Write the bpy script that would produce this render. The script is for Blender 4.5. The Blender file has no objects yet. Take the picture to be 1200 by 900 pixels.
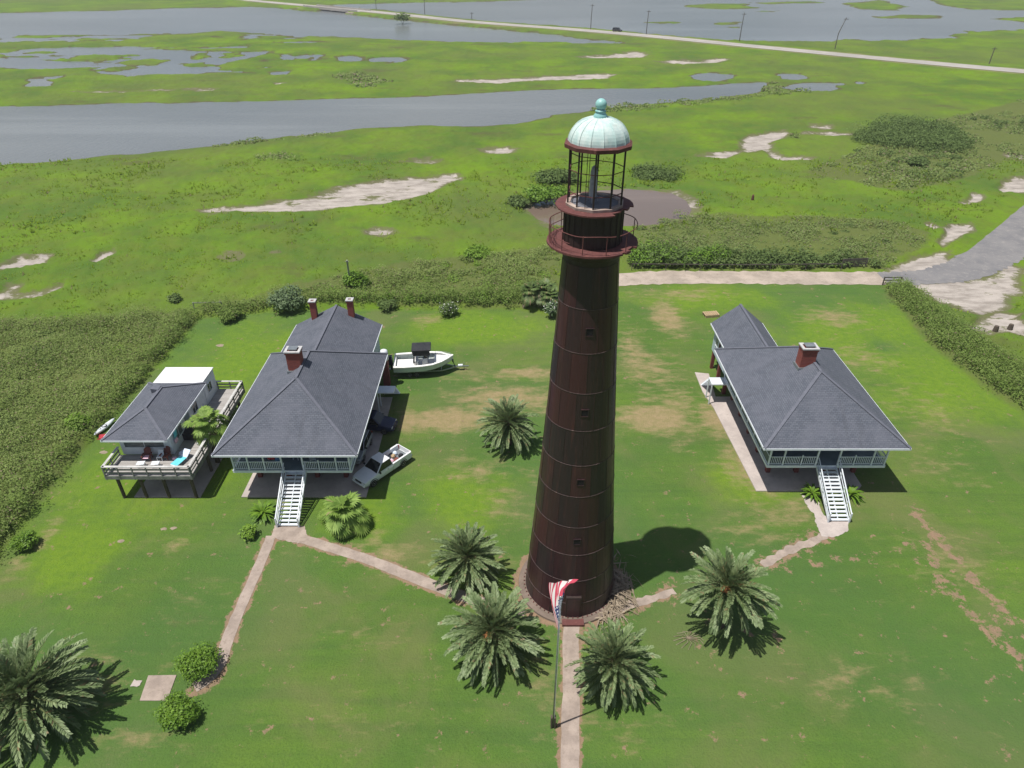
import bpy, math, random
import numpy as np
from mathutils import Vector, Matrix
R = math.radians
random.seed(7); rng = np.random.default_rng(7)
SC = bpy.context.scene
COL = SC.collection

# ------------------------------------------------------------------ camera, sky, sun, exposure
CAM_H = 42.2
F = 800.0
PITCH = math.atan(517 / 800)
CP, SP = math.cos(PITCH), math.sin(PITCH)
cd = bpy.data.cameras.new('camera'); cam = bpy.data.objects.new('camera', cd); COL.objects.link(cam)
cam.location = (0, 0, CAM_H); cam.rotation_euler = (math.pi / 2 - PITCH, 0, 0)
cd.sensor_width = 36; cd.lens = 24; cd.clip_start = 0.5; cd.clip_end = 30000
SC.camera = cam
SUN_DIR = Vector((-0.31, -0.128, 1.0)).normalized()      # towards the sun
SUN_EL = math.asin(SUN_DIR.z); SUN_AZ = math.atan2(SUN_DIR.x, SUN_DIR.y)
W = bpy.data.worlds.new('World'); SC.world = W; W.use_nodes = True
nt = W.node_tree; nt.nodes.clear()
sk = nt.nodes.new('ShaderNodeTexSky'); sk.sky_type = 'NISHITA'; sk.sun_disc = False
sk.sun_elevation = SUN_EL; sk.sun_rotation = SUN_AZ; sk.air_density = 1.0; sk.dust_density = 1.6; sk.ozone_density = 1.0
bg = nt.nodes.new('ShaderNodeBackground'); bg.inputs[1].default_value = 0.066
wo = nt.nodes.new('ShaderNodeOutputWorld')
# thin broken cloud, which the water reflects
tc = nt.nodes.new('ShaderNodeTexCoord'); mp = nt.nodes.new('ShaderNodeMapping'); mp.inputs[3].default_value = (1.2, 1.2, 4.0)
nz = nt.nodes.new('ShaderNodeTexNoise'); nz.inputs['Scale'].default_value = 2.6; nz.inputs['Detail'].default_value = 6
cr = nt.nodes.new('ShaderNodeMapRange'); cr.interpolation_type = 'SMOOTHSTEP'; cr.inputs[1].default_value = 0.46; cr.inputs[2].default_value = 0.66; cr.inputs[4].default_value = 0.7
mx = nt.nodes.new('ShaderNodeMix'); mx.data_type = 'RGBA'; mx.inputs[7].default_value = (6.5, 6.8, 7.2, 1)
nt.links.new(tc.outputs['Generated'], mp.inputs[0]); nt.links.new(mp.outputs[0], nz.inputs['Vector']); nt.links.new(nz.outputs[0], cr.inputs[0])
nt.links.new(cr.outputs[0], mx.inputs[0]); nt.links.new(sk.outputs[0], mx.inputs[6]); nt.links.new(mx.outputs[2], bg.inputs[0]); nt.links.new(bg.outputs[0], wo.inputs[0])
sl = bpy.data.lights.new('sun', 'SUN'); sl.energy = 4.6; sl.angle = R(0.53); sl.color = (1.0, 0.95, 0.88)
so = bpy.data.objects.new('sun', sl); COL.objects.link(so); so.location = (-30, -15, 90)
so.rotation_euler = SUN_DIR.to_track_quat('Z', 'Y').to_euler()
SC.view_settings.view_transform = 'Standard'; SC.view_settings.look = 'None'
SC.view_settings.exposure = 0.25; SC.view_settings.gamma = 1.0; SC.view_settings.use_curve_mapping = False
SC.render.engine = 'CYCLES'
SC.cycles.max_bounces = 6; SC.cycles.diffuse_bounces = 3; SC.cycles.glossy_bounces = 3
SC.cycles.transmission_bounces = 3; SC.cycles.transparent_max_bounces = 6; SC.cycles.volume_bounces = 0

# ------------------------------------------------------------------ helpers
def at(x, y, z=0.0):
    """survey point of the photograph -> place on the plane z"""
    u = (x - 600) / F; v = (y - 450) / F
    d = (u, CP - v * SP, -SP - v * CP); t = (z - CAM_H) / d[2]
    return Vector((d[0] * t, d[1] * t, z))

def atn(P, z=0.0):
    P = np.asarray(P, float); u = (P[:, 0] - 600) / F; v = (P[:, 1] - 450) / F
    t = (z - CAM_H) / (-SP - v * CP)
    return np.stack([u * t, (CP - v * SP) * t], 1)

def _h(ix, iy, s):
    n = (ix.astype(np.int64) * 374761393 + iy.astype(np.int64) * 668265263 + s * 1442695041) & 0xffffffff
    n = ((n ^ (n >> 13)) * 1274126177) & 0xffffffff
    return ((n ^ (n >> 16)) & 0xffff) / 65535.0

def vnoise(x, y, s=0):
    xi = np.floor(x); yi = np.floor(y); fx = x - xi; fy = y - yi
    fx = fx * fx * fx * (fx * (fx * 6 - 15) + 10); fy = fy * fy * fy * (fy * (fy * 6 - 15) + 10)
    xi = xi.astype(np.int64); yi = yi.astype(np.int64)
    a = _h(xi, yi, s); b = _h(xi + 1, yi, s); c = _h(xi, yi + 1, s); d = _h(xi + 1, yi + 1, s)
    return (a * (1 - fx) + b * fx) * (1 - fy) + (c * (1 - fx) + d * fx) * fy

def fbm(x, y, s=0, o=4):
    t = 0; a = 0.5; n = 0
    for k in range(o):
        t = t + a * vnoise(x * 2 ** k + 17.3 * k, y * 2 ** k - 9.1 * k, s + k); n += a; a *= 0.5
    return t / n          # 0..1

def sdf(px, py, poly):
    """signed distance, positive inside"""
    poly = np.asarray(poly, float); n = len(poly)
    d = np.full(px.shape, 1e12); ins = np.zeros(px.shape, bool)
    for i in range(n):
        ax, ay = poly[i]; bx, by = poly[(i + 1) % n]
        ex, ey = bx - ax, by - ay; wx, wy = px - ax, py - ay
        t = np.clip((wx * ex + wy * ey) / (ex * ex + ey * ey + 1e-9), 0, 1)
        d = np.minimum(d, (wx - ex * t) ** 2 + (wy - ey * t) ** 2)
        if ay != by:
            c = ((ay > py) != (by > py)) & (px < ex * (py - ay) / (by - ay) + ax)
            ins ^= c
    d = np.sqrt(d)
    return np.where(ins, d, -d)

def dseg(px, py, pts):
    d = np.full(px.shape, 1e12)
    for i in range(len(pts) - 1):
        ax, ay = pts[i]; bx, by = pts[i + 1]; ex, ey = bx - ax, by - ay; wx, wy = px - ax, py - ay
        t = np.clip((wx * ex + wy * ey) / (ex * ex + ey * ey + 1e-9), 0, 1)
        d = np.minimum(d, (wx - ex * t) ** 2 + (wy - ey * t) ** 2)
    return np.sqrt(d)

def tag(o, label=None, cat=None, group=None, kind=None):
    if label: o['label'] = label
    if cat: o['category'] = cat
    if group: o['group'] = group
    if kind: o['kind'] = kind
    return o

def thing(name, label, cat, loc=(0, 0, 0), rz=0.0, group=None):
    o = bpy.data.objects.new(name, None); COL.objects.link(o)
    o.empty_display_size = 0.3; o.location = loc; o.rotation_euler = (0, 0, rz)
    return tag(o, label, cat, group)

def copy_tree(o, parent=None):
    c = o.copy(); COL.objects.link(c)
    if parent is not None: c.parent = parent
    for ch in list(o.children): copy_tree(ch, c)
    return c

def autouv(me):
    n = len(me.loops)
    if n == 0: return
    co = np.empty(len(me.vertices) * 3, np.float32); me.vertices.foreach_get('co', co); co = co.reshape(-1, 3)
    li = np.empty(n, np.int32); me.loops.foreach_get('vertex_index', li)
    nf = len(me.polygons)
    nm = np.empty(nf * 3, np.float32); me.polygons.foreach_get('normal', nm); nm = nm.reshape(-1, 3)
    lt = np.empty(nf, np.int32); me.polygons.foreach_get('loop_total', lt)
    N = np.repeat(nm, lt, 0); P = co[li]
    flat = np.abs(N[:, 2]) > 0.999
    U = np.stack([-N[:, 1], N[:, 0], np.zeros(n)], 1); U[flat] = (1, 0, 0)
    U /= np.linalg.norm(U, axis=1, keepdims=True) + 1e-9
    V = np.cross(N, U)
    uv = np.stack([(P * U).sum(1), (P * V).sum(1)], 1).astype(np.float32)
    l = me.uv_layers.new(name='metric'); l.data.foreach_set('uv', uv.ravel())

def wloc(o):
    v = Vector((0, 0, 0))
    while o is not None: v += o.location; o = o.parent
    return v

class MB:
    def __init__(s): s.v = []; s.f = []
    def add(s, vs, fs):
        b = len(s.v); s.v += [tuple(v) for v in vs]; s.f += [tuple(i + b for i in f) for f in fs]; return s
    def box(s, x0, x1, y0, y1, z0, z1):
        return s.add([(x0, y0, z0), (x1, y0, z0), (x1, y1, z0), (x0, y1, z0), (x0, y0, z1), (x1, y0, z1), (x1, y1, z1), (x0, y1, z1)],
                     [(0, 3, 2, 1), (4, 5, 6, 7), (0, 1, 5, 4), (1, 2, 6, 5), (2, 3, 7, 6), (3, 0, 4, 7)])
    def hexa(s, b, t):       # four bottom, four top points, counter-clockwise
        return s.add(list(b) + list(t), [(0, 3, 2, 1), (4, 5, 6, 7), (0, 1, 5, 4), (1, 2, 6, 5), (2, 3, 7, 6), (3, 0, 4, 7)])
    def bar(s, a, b, w, h=None):   # square bar from a to b
        a = Vector(a); b = Vector(b); h = w if h is None else h
        d = (b - a).normalized(); up = Vector((0, 0, 1)) if abs(d.z) < 0.95 else Vector((0, 1, 0))
        x = d.cross(up).normalized() * w / 2; y = x.cross(d).normalized() * h / 2
        return s.hexa([a - x - y, a + x - y, a + x + y, a - x + y], [b - x - y, b + x - y, b + x + y, b - x + y])
    def tube(s, pts, r, n=8, cap=True):
        pts = [Vector(p) for p in pts]; rs = r if isinstance(r, (list, tuple)) else [r] * len(pts)
        ring = []; prev = None
        for i, p in enumerate(pts):
            d = (pts[min(i + 1, len(pts) - 1)] - pts[max(i - 1, 0)]).normalized()
            up = prev if prev is not None else (Vector((0, 0, 1)) if abs(d.z) < 0.9 else Vector((1, 0, 0)))
            x = d.cross(up)
            if x.length < 1e-5: x = d.cross(Vector((0, 1, 0)))
            x.normalize(); y = x.cross(d).normalized(); prev = y
            ring.append([p + (x * math.cos(2 * math.pi * k / n) + y * math.sin(2 * math.pi * k / n)) * rs[i] for k in range(n)])
        vs = [q for rr in ring for q in rr]; fs = []
        for i in range(len(pts) - 1):
            for k in range(n): fs.append((i * n + k, i * n + (k + 1) % n, (i + 1) * n + (k + 1) % n, (i + 1) * n + k))
        if cap: fs += [tuple(reversed(range(n))), tuple(range((len(pts) - 1) * n, len(pts) * n))]
        return s.add(vs, fs)
    def lathe(s, prof, c=(0, 0, 0), n=32, a0=0.0, cap=True):
        vs = []; fs = []; m = len(prof)
        for (r, z) in prof:
            for k in range(n):
                a = a0 + 2 * math.pi * k / n; vs.append((c[0] + r * math.cos(a), c[1] + r * math.sin(a), c[2] + z))
        for i in range(m - 1):
            for k in range(n): fs.append((i * n + k, i * n + (k + 1) % n, (i + 1) * n + (k + 1) % n, (i + 1) * n + k))
        if cap:
            if prof[0][0] > 1e-4: fs.append(tuple(reversed(range(n))))
            if prof[-1][0] > 1e-4: fs.append(tuple(range((m - 1) * n, m * n)))
        return s.add(vs, fs)
    def loft(s, secs, cap=True):   # rings of equal length
        n = len(secs[0]); vs = [p for q in secs for p in q]; fs = []
        for i in range(len(secs) - 1):
            for k in range(n): fs.append((i * n + k, i * n + (k + 1) % n, (i + 1) * n + (k + 1) % n, (i + 1) * n + k))
        if cap: fs += [tuple(reversed(range(n))), tuple(range((len(secs) - 1) * n, len(secs) * n))]
        return s.add(vs, fs)
    def build(s, name, m, parent=None, world=True, bevel=0.0, smooth=False, loc=None, fix=True, uv=True):
        me = bpy.data.meshes.new(name)
        off = Vector((0, 0, 0))
        if parent is not None and world: off = wloc(parent)
        if loc is not None: off = Vector(loc)
        me.from_pydata([(v[0] - off.x, v[1] - off.y, v[2] - off.z) for v in s.v], [], s.f)
        if fix:
            import bmesh
            bm = bmesh.new(); bm.from_mesh(me); bmesh.ops.recalc_face_normals(bm, faces=bm.faces[:]); bm.to_mesh(me); bm.free()
        if uv: autouv(me)
        me.materials.append(m)
        o = bpy.data.objects.new(name, me); COL.objects.link(o)
        if parent is not None: o.parent = parent
        if loc is not None: o.location = loc
        if smooth:
            me.polygons.foreach_set('use_smooth', [True] * len(me.polygons))
        if bevel:
            b = o.modifiers.new('bevel', 'BEVEL'); b.width = bevel; b.segments = 2; b.limit_method = 'ANGLE'; b.angle_limit = R(35)
        return o

def raw_mesh(name, V, Fq, m, parent=None, loc=None, smooth=False):
    """numpy verts (n,3), quads (k,4)"""
    me = bpy.data.meshes.new(name)
    V = np.ascontiguousarray(V, np.float32); Fq = np.ascontiguousarray(Fq, np.int32)
    me.vertices.add(len(V)); me.vertices.foreach_set('co', V.ravel())
    k = Fq.shape[1]
    me.loops.add(Fq.size); me.loops.foreach_set('vertex_index', Fq.ravel())
    me.polygons.add(len(Fq)); me.polygons.foreach_set('loop_start', np.arange(0, Fq.size, k, dtype=np.int32))
    try: me.polygons.foreach_set('loop_total', np.full(len(Fq), k, np.int32))
    except Exception: pass
    if smooth: me.polygons.foreach_set('use_smooth', np.ones(len(Fq), bool))
    me.update(calc_edges=True); me.materials.append(m)
    o = bpy.data.objects.new(name, me); COL.objects.link(o)
    if parent is not None: o.parent = parent
    if loc is not None: o.location = loc
    return o

# ------------------------------------------------------------------ node helpers
class NT:
    def __init__(s, name):
        s.m = bpy.data.materials.new(name); s.m.use_nodes = True; s.t = s.m.node_tree; s.t.nodes.clear()
        s.out = s.n('ShaderNodeOutputMaterial'); s.b = s.n('ShaderNodeBsdfPrincipled'); s.l(s.b.outputs[0], s.out.inputs[0])
    def n(s, t, **k):
        o = s.t.nodes.new(t)
        for a, b in k.items(): setattr(o, a, b)
        return o
    def l(s, a, b): s.t.links.new(a, b)
    def set(s, sock, v):
        if hasattr(v, 'is_output') or isinstance(v, bpy.types.NodeSocket): s.l(v, sock)
        elif isinstance(v, (tuple, list)) and len(v) == 3 and sock.type == 'RGBA': sock.default_value = (*v, 1)
        else: sock.default_value = v
    def math(s, op, a, b=0.0, c=None, clamp=False):
        o = s.n('ShaderNodeMath', operation=op, use_clamp=clamp); s.set(o.inputs[0], a); s.set(o.inputs[1], b)
        if c is not None: s.set(o.inputs[2], c)
        return o.outputs[0]
    def mix(s, f, a, b, mode='MIX'):
        o = s.n('ShaderNodeMix', data_type='RGBA', blend_type=mode); s.set(o.inputs[0], f); s.set(o.inputs[6], a); s.set(o.inputs[7], b)
        return o.outputs[2]
    def coord(s, w='Object'): return s.n('ShaderNodeTexCoord').outputs[w]
    def pos(s): return s.n('ShaderNodeNewGeometry').outputs['Position']
    def island(s): return s.n('ShaderNodeNewGeometry').outputs['Random Per Island']
    def scale(s, v, sc):
        o = s.n('ShaderNodeMapping'); s.l(v, o.inputs[0]); o.inputs[3].default_value = sc; return o.outputs[0]
    def noise(s, v, sc, d=4, r=0.55, dist=0.0):
        o = s.n('ShaderNodeTexNoise'); s.l(v, o.inputs['Vector']); o.inputs['Scale'].default_value = sc
        o.inputs['Detail'].default_value = d; o.inputs['Roughness'].default_value = r; o.inputs['Distortion'].default_value = dist
        return o.outputs[0]
    def step(s, v, lo, hi):
        o = s.n('ShaderNodeMapRange', interpolation_type='SMOOTHSTEP'); s.set(o.inputs[0], v)
        o.inputs[1].default_value = lo; o.inputs[2].default_value = hi; return o.outputs[0]
    def attr(s, n): return s.n('ShaderNodeAttribute', attribute_name=n).outputs['Fac']
    def bump(s, h, st=0.3, d=0.05):
        o = s.n('ShaderNodeBump'); s.l(h, o.inputs['Height']); o.inputs['Strength'].default_value = st; o.inputs['Distance'].default_value = d
        s.l(o.outputs[0], s.b.inputs['Normal'])
    def fin(s, col, rough=0.7, metal=0.0, spec=0.5):
        s.set(s.b.inputs['Base Color'], col); s.set(s.b.inputs['Roughness'], rough)
        s.b.inputs['Metallic'].default_value = metal; s.b.inputs['Specular IOR Level'].default_value = spec
        return s.m

def pm(name, c1, c2=None, sc=2.0, rough=0.7, bump=0.0, bd=0.02, metal=0.0, spec=0.4, stretch=None, lo=0.3, hi=0.7, coord='Object'):
    t = NT(name); v = t.coord(coord)
    if stretch: v = t.scale(v, stretch)
    c2 = c2 or tuple(x * 0.75 for x in c1)
    n = t.noise(v, sc, 6, 0.62)
    col = t.mix(t.step(n, lo, hi), c1, c2)
    if bump: t.bump(t.noise(v, sc * 6, 4), bump, bd)
    return t.fin(col, rough, metal, spec)

def leafmat(name, dark, light, dead=None, sc=0.8, rough=0.55, trans=0.25, deadf=0.04):
    t = NT(name); i = t.island(); n = t.noise(t.pos(), sc, 3)
    f = t.math('ADD', t.math('MULTIPLY', i, 0.6), t.math('MULTIPLY', t.step(n, 0.3, 0.7), 0.4))
    col = t.mix(f, dark, light)
    if dead:
        k = t.math('LESS_THAN', t.math('FRACT', t.math('MULTIPLY', i, 37.7)), deadf)
        col = t.mix(k, col, dead)
    t.fin(col, rough, 0, 0.35)
    tr = t.n('ShaderNodeBsdfTranslucent'); t.l(col, tr.inputs[0])
    mx = t.n('ShaderNodeMixShader'); mx.inputs[0].default_value = trans
    t.l(t.b.outputs[0], mx.inputs[1]); t.l(tr.outputs[0], mx.inputs[2]); t.l(mx.outputs[0], t.out.inputs[0])
    return t.m

# ------------------------------------------------------------------ materials
M = {}
def shingles():
    t = NT('shingles'); uv = t.coord('UV')
    b = t.n('ShaderNodeTexBrick'); t.l(uv, b.inputs['Vector']); b.inputs['Scale'].default_value = 1.0
    b.inputs['Brick Width'].default_value = 0.33; b.inputs['Row Height'].default_value = 0.17; b.inputs['Mortar Size'].default_value = 0.012
    b.inputs['Color1'].default_value = (0.080, 0.092, 0.118, 1); b.inputs['Color2'].default_value = (0.114, 0.127, 0.156, 1)
    b.inputs['Mortar'].default_value = (0.034, 0.037, 0.050, 1); b.inputs['Bias'].default_value = 0.0
    n = t.noise(t.coord('Object'), 0.55, 5); n2 = t.noise(t.coord('Object'), 9, 4)
    c = t.mix(t.math('MULTIPLY', t.step(n, 0.35, 0.7), 0.45), b.outputs[0], (0.125, 0.132, 0.164))
    stn = t.noise(t.scale(t.coord('UV'), (1.3, 0.14, 1)), 1.0, 5, 0.65)
    c = t.mix(t.math('MULTIPLY', t.step(stn, 0.5, 0.72), 0.4), c, (0.058, 0.064, 0.078))
    c = t.mix(t.math('MULTIPLY', t.step(n2, 0.4, 0.8), 0.25), c, (0.13, 0.132, 0.155))
    t.bump(b.outputs[1], 0.4, -0.012)
    return t.fin(c, 0.85, 0, 0.3)
M['shingle'] = shingles()
M['ridge'] = pm('ridge_shingle', (0.125, 0.133, 0.165), (0.10, 0.108, 0.135), 3, 0.85)
M['white'] = pm('white_paint', (0.68, 0.72, 0.76), (0.56, 0.61, 0.66), 1.4, 0.55, 0.1, 0.01)
M['porch'] = pm('porch_paint', (0.80, 0.84, 0.90), (0.68, 0.73, 0.80), 1.6, 0.5)
M['porchfloor'] = pm('porch_floor_paint', (0.22, 0.28, 0.33), (0.16, 0.21, 0.25), 1.2, 0.6)
M['wall'] = pm('clapboard', (0.42, 0.50, 0.56), (0.34, 0.42, 0.48), 0.9, 0.6)
M['screen'] = pm('porch_screen', (0.055, 0.085, 0.10), (0.085, 0.12, 0.135), 0.7, 0.55)
M['glass'] = pm('window_glass', (0.02, 0.028, 0.035), (0.045, 0.06, 0.07), 1.3, 0.08, spec=0.6)
M['blind'] = pm('window_blind', (0.16, 0.19, 0.20), (0.05, 0.065, 0.075), 2.2, 0.3, stretch=(1, 1, 4))
def bricks(name, c1, c2, mo):
    t = NT(name); b = t.n('ShaderNodeTexBrick'); t.l(t.coord('UV'), b.inputs['Vector']); b.inputs['Scale'].default_value = 1
    b.inputs['Brick Width'].default_value = 0.21; b.inputs['Row Height'].default_value = 0.075; b.inputs['Mortar Size'].default_value = 0.006
    b.inputs['Color1'].default_value = (*c1, 1); b.inputs['Color2'].default_value = (*c2, 1); b.inputs['Mortar'].default_value = (*mo, 1)
    c = t.mix(t.math('MULTIPLY', t.step(t.noise(t.coord('Object'), 2.5, 4), 0.45, 0.75), 0.4), b.outputs[0], (0.11, 0.035, 0.03))
    return t.fin(c, 0.85)
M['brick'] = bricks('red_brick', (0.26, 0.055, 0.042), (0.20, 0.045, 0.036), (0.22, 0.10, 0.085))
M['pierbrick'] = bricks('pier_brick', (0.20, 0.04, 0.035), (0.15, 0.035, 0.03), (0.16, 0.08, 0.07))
M['capstone'] = pm('chimney_cap_concrete', (0.50, 0.50, 0.50), (0.38, 0.38, 0.39), 3, 0.8)
M['tin'] = pm('grey_tin', (0.34, 0.37, 0.39), (0.24, 0.27, 0.29), 2, 0.4, metal=0.6)
M['flatroof'] = pm('white_roof_coating', (0.74, 0.75, 0.76), (0.62, 0.63, 0.66), 0.8, 0.6)
def planks(name, c1, c2, w, along=0):
    t = NT(name); uv = t.coord('Object'); sp = t.n('ShaderNodeSeparateXYZ'); t.l(uv, sp.inputs[0])
    u = sp.outputs[1 - along]
    fr = t.math('FRACT', t.math('DIVIDE', u, w)); idx = t.math('FLOOR', t.math('DIVIDE', u, w))
    wn = t.n('ShaderNodeTexWhiteNoise', noise_dimensions='1D'); t.l(idx, wn.inputs['W'])
    n = t.noise(t.scale(uv, (1, 8, 1) if along == 0 else (8, 1, 1)), 1.3, 5)
    f = t.math('ADD', t.math('MULTIPLY', wn.outputs[0], 0.5), t.math('MULTIPLY', t.step(n, 0.3, 0.7), 0.5))
    c = t.mix(f, c1, c2)
    gap = t.math('LESS_THAN', fr, 0.09)
    return t.fin(t.mix(gap, c, (0.04, 0.037, 0.034)), 0.85)
M['deck'] = planks('weathered_deck_boards', (0.42, 0.405, 0.39), (0.25, 0.235, 0.22), 0.16, 0)
M['railwood'] = pm('weathered_rail_wood', (0.54, 0.54, 0.53), (0.37, 0.37, 0.355), 1.6, 0.8, stretch=(1, 1, 1))
M['railside'] = pm('grey_rail_boards', (0.25, 0.255, 0.25), (0.15, 0.155, 0.15), 1.6, 0.85)
M['stilt'] = pm('dark_stilt_wood', (0.11, 0.085, 0.065), (0.06, 0.047, 0.038), 2, 0.85, stretch=(3, 3, .5))
def concrete(name, c1, c2, stain, sc=0.5):
    t = NT(name); p = t.pos()
    c = t.mix(t.step(t.noise(p, sc, 6, 0.65), 0.3, 0.7), c1, c2)
    c = t.mix(t.math('MULTIPLY', t.step(t.noise(p, sc * 4.1, 5, 0.7), 0.5, 0.75), 0.55), c, stain)
    c = t.mix(t.math('MULTIPLY', t.step(t.noise(p, 9, 3, 0.7), 0.55, 0.8), 0.3), c, tuple(x * 0.6 for x in c1))
    t.bump(t.noise(p, 14, 4), 0.25, 0.02)
    return t.fin(c, 0.9, 0, 0.3)
M['slab'] = concrete('slab_concrete', (0.47, 0.415, 0.385), (0.36, 0.315, 0.295), (0.28, 0.25, 0.235))
M['path'] = concrete('path_concrete', (0.37, 0.305, 0.26), (0.25, 0.205, 0.175), (0.16, 0.13, 0.095), 0.8)
M['road'] = concrete('asphalt', (0.15, 0.15, 0.158), (0.205, 0.20, 0.20), (0.33, 0.305, 0.28), 0.25)
M['hwy'] = concrete('highway_concrete', (0.38, 0.36, 0.335), (0.31, 0.295, 0.275), (0.42, 0.40, 0.37), 0.05)
M['shell'] = concrete('crushed_shell', (0.42, 0.355, 0.30), (0.28, 0.24, 0.20), (0.17, 0.145, 0.105), 0.35)
M['yellowline'] = pm('road_line', (0.55, 0.50, 0.40), None, 0.2, 0.7)
M['rubber'] = pm('tyre_rubber', (0.018, 0.018, 0.019), (0.03, 0.03, 0.03), 6, 0.8)
M['rim'] = pm('wheel_metal', (0.45, 0.46, 0.48), (0.3, 0.31, 0.33), 6, 0.3, metal=0.8)
M['blackplastic'] = pm('black_plastic', (0.022, 0.023, 0.026), (0.035, 0.036, 0.04), 5, 0.5)
M['carglass'] = pm('car_glass', (0.010, 0.012, 0.015), (0.016, 0.019, 0.023), 3, 0.06, spec=0.6)
M['chrome'] = pm('chrome', (0.6, 0.6, 0.62), (0.45, 0.45, 0.47), 5, 0.2, metal=0.9)
M['lamp'] = pm('headlight_glass', (0.62, 0.64, 0.66), (0.45, 0.47, 0.5), 8, 0.12)
M['tail'] = pm('tail_light', (0.35, 0.02, 0.02), (0.25, 0.015, 0.015), 8, 0.2)
M['truckwhite'] = pm('white_car_paint', (0.74, 0.76, 0.79), (0.68, 0.70, 0.73), 1.5, 0.25, spec=0.5)
M['carblue'] = pm('dark_blue_car_paint', (0.012, 0.018, 0.055), (0.018, 0.025, 0.07), 1.5, 0.2)
M['carsilver'] = pm('silver_car_paint', (0.40, 0.42, 0.44), (0.34, 0.36, 0.38), 1.5, 0.25, metal=0.4)
M['gelcoat'] = pm('white_gelcoat', (0.80, 0.80, 0.78), (0.72, 0.73, 0.72), 1.2, 0.25)
M['hullside'] = pm('pale_hull_side', (0.62, 0.68, 0.67), (0.54, 0.60, 0.60), 1.2, 0.25)
M['canvas'] = pm('black_canvas', (0.014, 0.015, 0.02), (0.03, 0.031, 0.036), 2, 0.7)
M['navy'] = pm('navy_engine_cowl', (0.012, 0.015, 0.032), (0.02, 0.024, 0.045), 2, 0.25)
M['galv'] = pm('galvanised_steel', (0.40, 0.42, 0.44), (0.27, 0.29, 0.31), 5, 0.4, metal=0.7)
M['trunk'] = pm('palm_trunk', (0.10, 0.072, 0.048), (0.05, 0.036, 0.026), 5, 0.9, 0.6, 0.05)
M['bark'] = pm('bark', (0.085, 0.065, 0.048), (0.045, 0.035, 0.027), 5, 0.9)
M['fruit'] = pm('orange_date_stalks', (0.30, 0.12, 0.03), (0.18, 0.07, 0.02), 6, 0.7)
M['pole'] = pm('pole_wood', (0.13, 0.115, 0.10), (0.08, 0.07, 0.06), 2, 0.85)
M['date'] = leafmat('date_palm_frond', (0.075, 0.130, 0.040), (0.285, 0.360, 0.180), (0.24, 0.19, 0.10), 0.9, 0.52, 0.24, 0.03)
M['rachis'] = pm('frond_rib', (0.20, 0.22, 0.08), (0.14, 0.16, 0.06), 3, 0.6)
M['fan'] = leafmat('fan_palm_leaf', (0.110, 0.215, 0.028), (0.330, 0.470, 0.110), (0.38, 0.32, 0.17), 1.3, 0.6, 0.36, 0.02)
M['deadfrond'] = leafmat('dead_frond', (0.16, 0.125, 0.085), (0.36, 0.30, 0.225), None, 2.0, 0.85, 0.05)
M['fandark'] = leafmat('dark_fan_leaf', (0.070, 0.125, 0.030), (0.190, 0.265, 0.095), (0.30, 0.23, 0.13), 1.0, 0.5, 0.3, 0.05)
M['scrub'] = leafmat('scrub_leaf', (0.150, 0.220, 0.048), (0.325, 0.415, 0.135), (0.30, 0.25, 0.17), 0.16, 0.85, 0.45, 0.07)
M['scrubgrey'] = leafmat('grey_scrub_leaf', (0.150, 0.220, 0.056), (0.300, 0.380, 0.135), (0.30, 0.25, 0.18), 0.15, 0.85, 0.45, 0.09)
M['hedge'] = leafmat('hedge_leaf', (0.130, 0.205, 0.038), (0.270, 0.370, 0.100), (0.28, 0.23, 0.15), 0.3, 0.85, 0.45, 0.03)
M['bush'] = leafmat('bright_bush_leaf', (0.065, 0.150, 0.010), (0.20, 0.34, 0.035), None, 1.2, 0.55, 0.3)
M['darkbush'] = leafmat('dark_bush_leaf', (0.075, 0.130, 0.030), (0.180, 0.255, 0.080), None, 0.5, 0.75, 0.38)
M['blue_bush'] = leafmat('bluish_bush_leaf', (0.075, 0.130, 0.052), (0.20, 0.275, 0.140), None, 0.6, 0.65, 0.28)
M['lime'] = leafmat('lime_leaf', (0.10, 0.20, 0.012), (0.22, 0.36, 0.045), None, 0.6, 0.6, 0.3)
M['flower'] = pm('white_flowers', (0.75, 0.74, 0.72), (0.6, 0.62, 0.6), 4, 0.7)

# ------------------------------------------------------------------ survey of the site (photo points -> ground)
SHELL0 = [(1060, 330), (1100, 331), (1157, 328), (1182, 306), (1196, 318), (1194, 345), (1176, 364), (1150, 368), (1125, 362), (1105, 355), (1078, 344)]
RIVER = [(-240, 124), (-60, 125), (60, 124), (150, 121), (300, 119), (400, 116), (500, 113.5), (600, 107.5), (690, 104.3), (760, 103.5), (835, 100.8), (880, 97.5), (896, 97),
         (899, 101), (880, 109), (825, 116), (760, 121), (710, 126), (680, 131), (650, 135), (625, 141), (600, 145), (550, 147), (500, 147), (460, 148.5), (425, 150), (380, 155), (325, 161), (280, 166), (240, 172), (190, 177), (150, 180), (80, 187), (0, 192), (-80, 197), (-300, 208)]
LAGOON = [(-300, 20), (-100, 16), (0, 15), (100, 13.5), (200, 10), (290, 8), (340, 11), (390, 15.5), (450, 22), (550, 31), (600, 36), (650, 41), (690, 46), (735, 49.5), (728, 51),
          (690, 50.5), (640, 49.5), (600, 50), (560, 49.5), (510, 48.5), (470, 47), (425, 44), (370, 42), (300, 38.5), (260, 36), (220, 39), (150, 40.5), (80, 40.5), (0, 41), (-100, 43), (-300, 48)]
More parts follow.
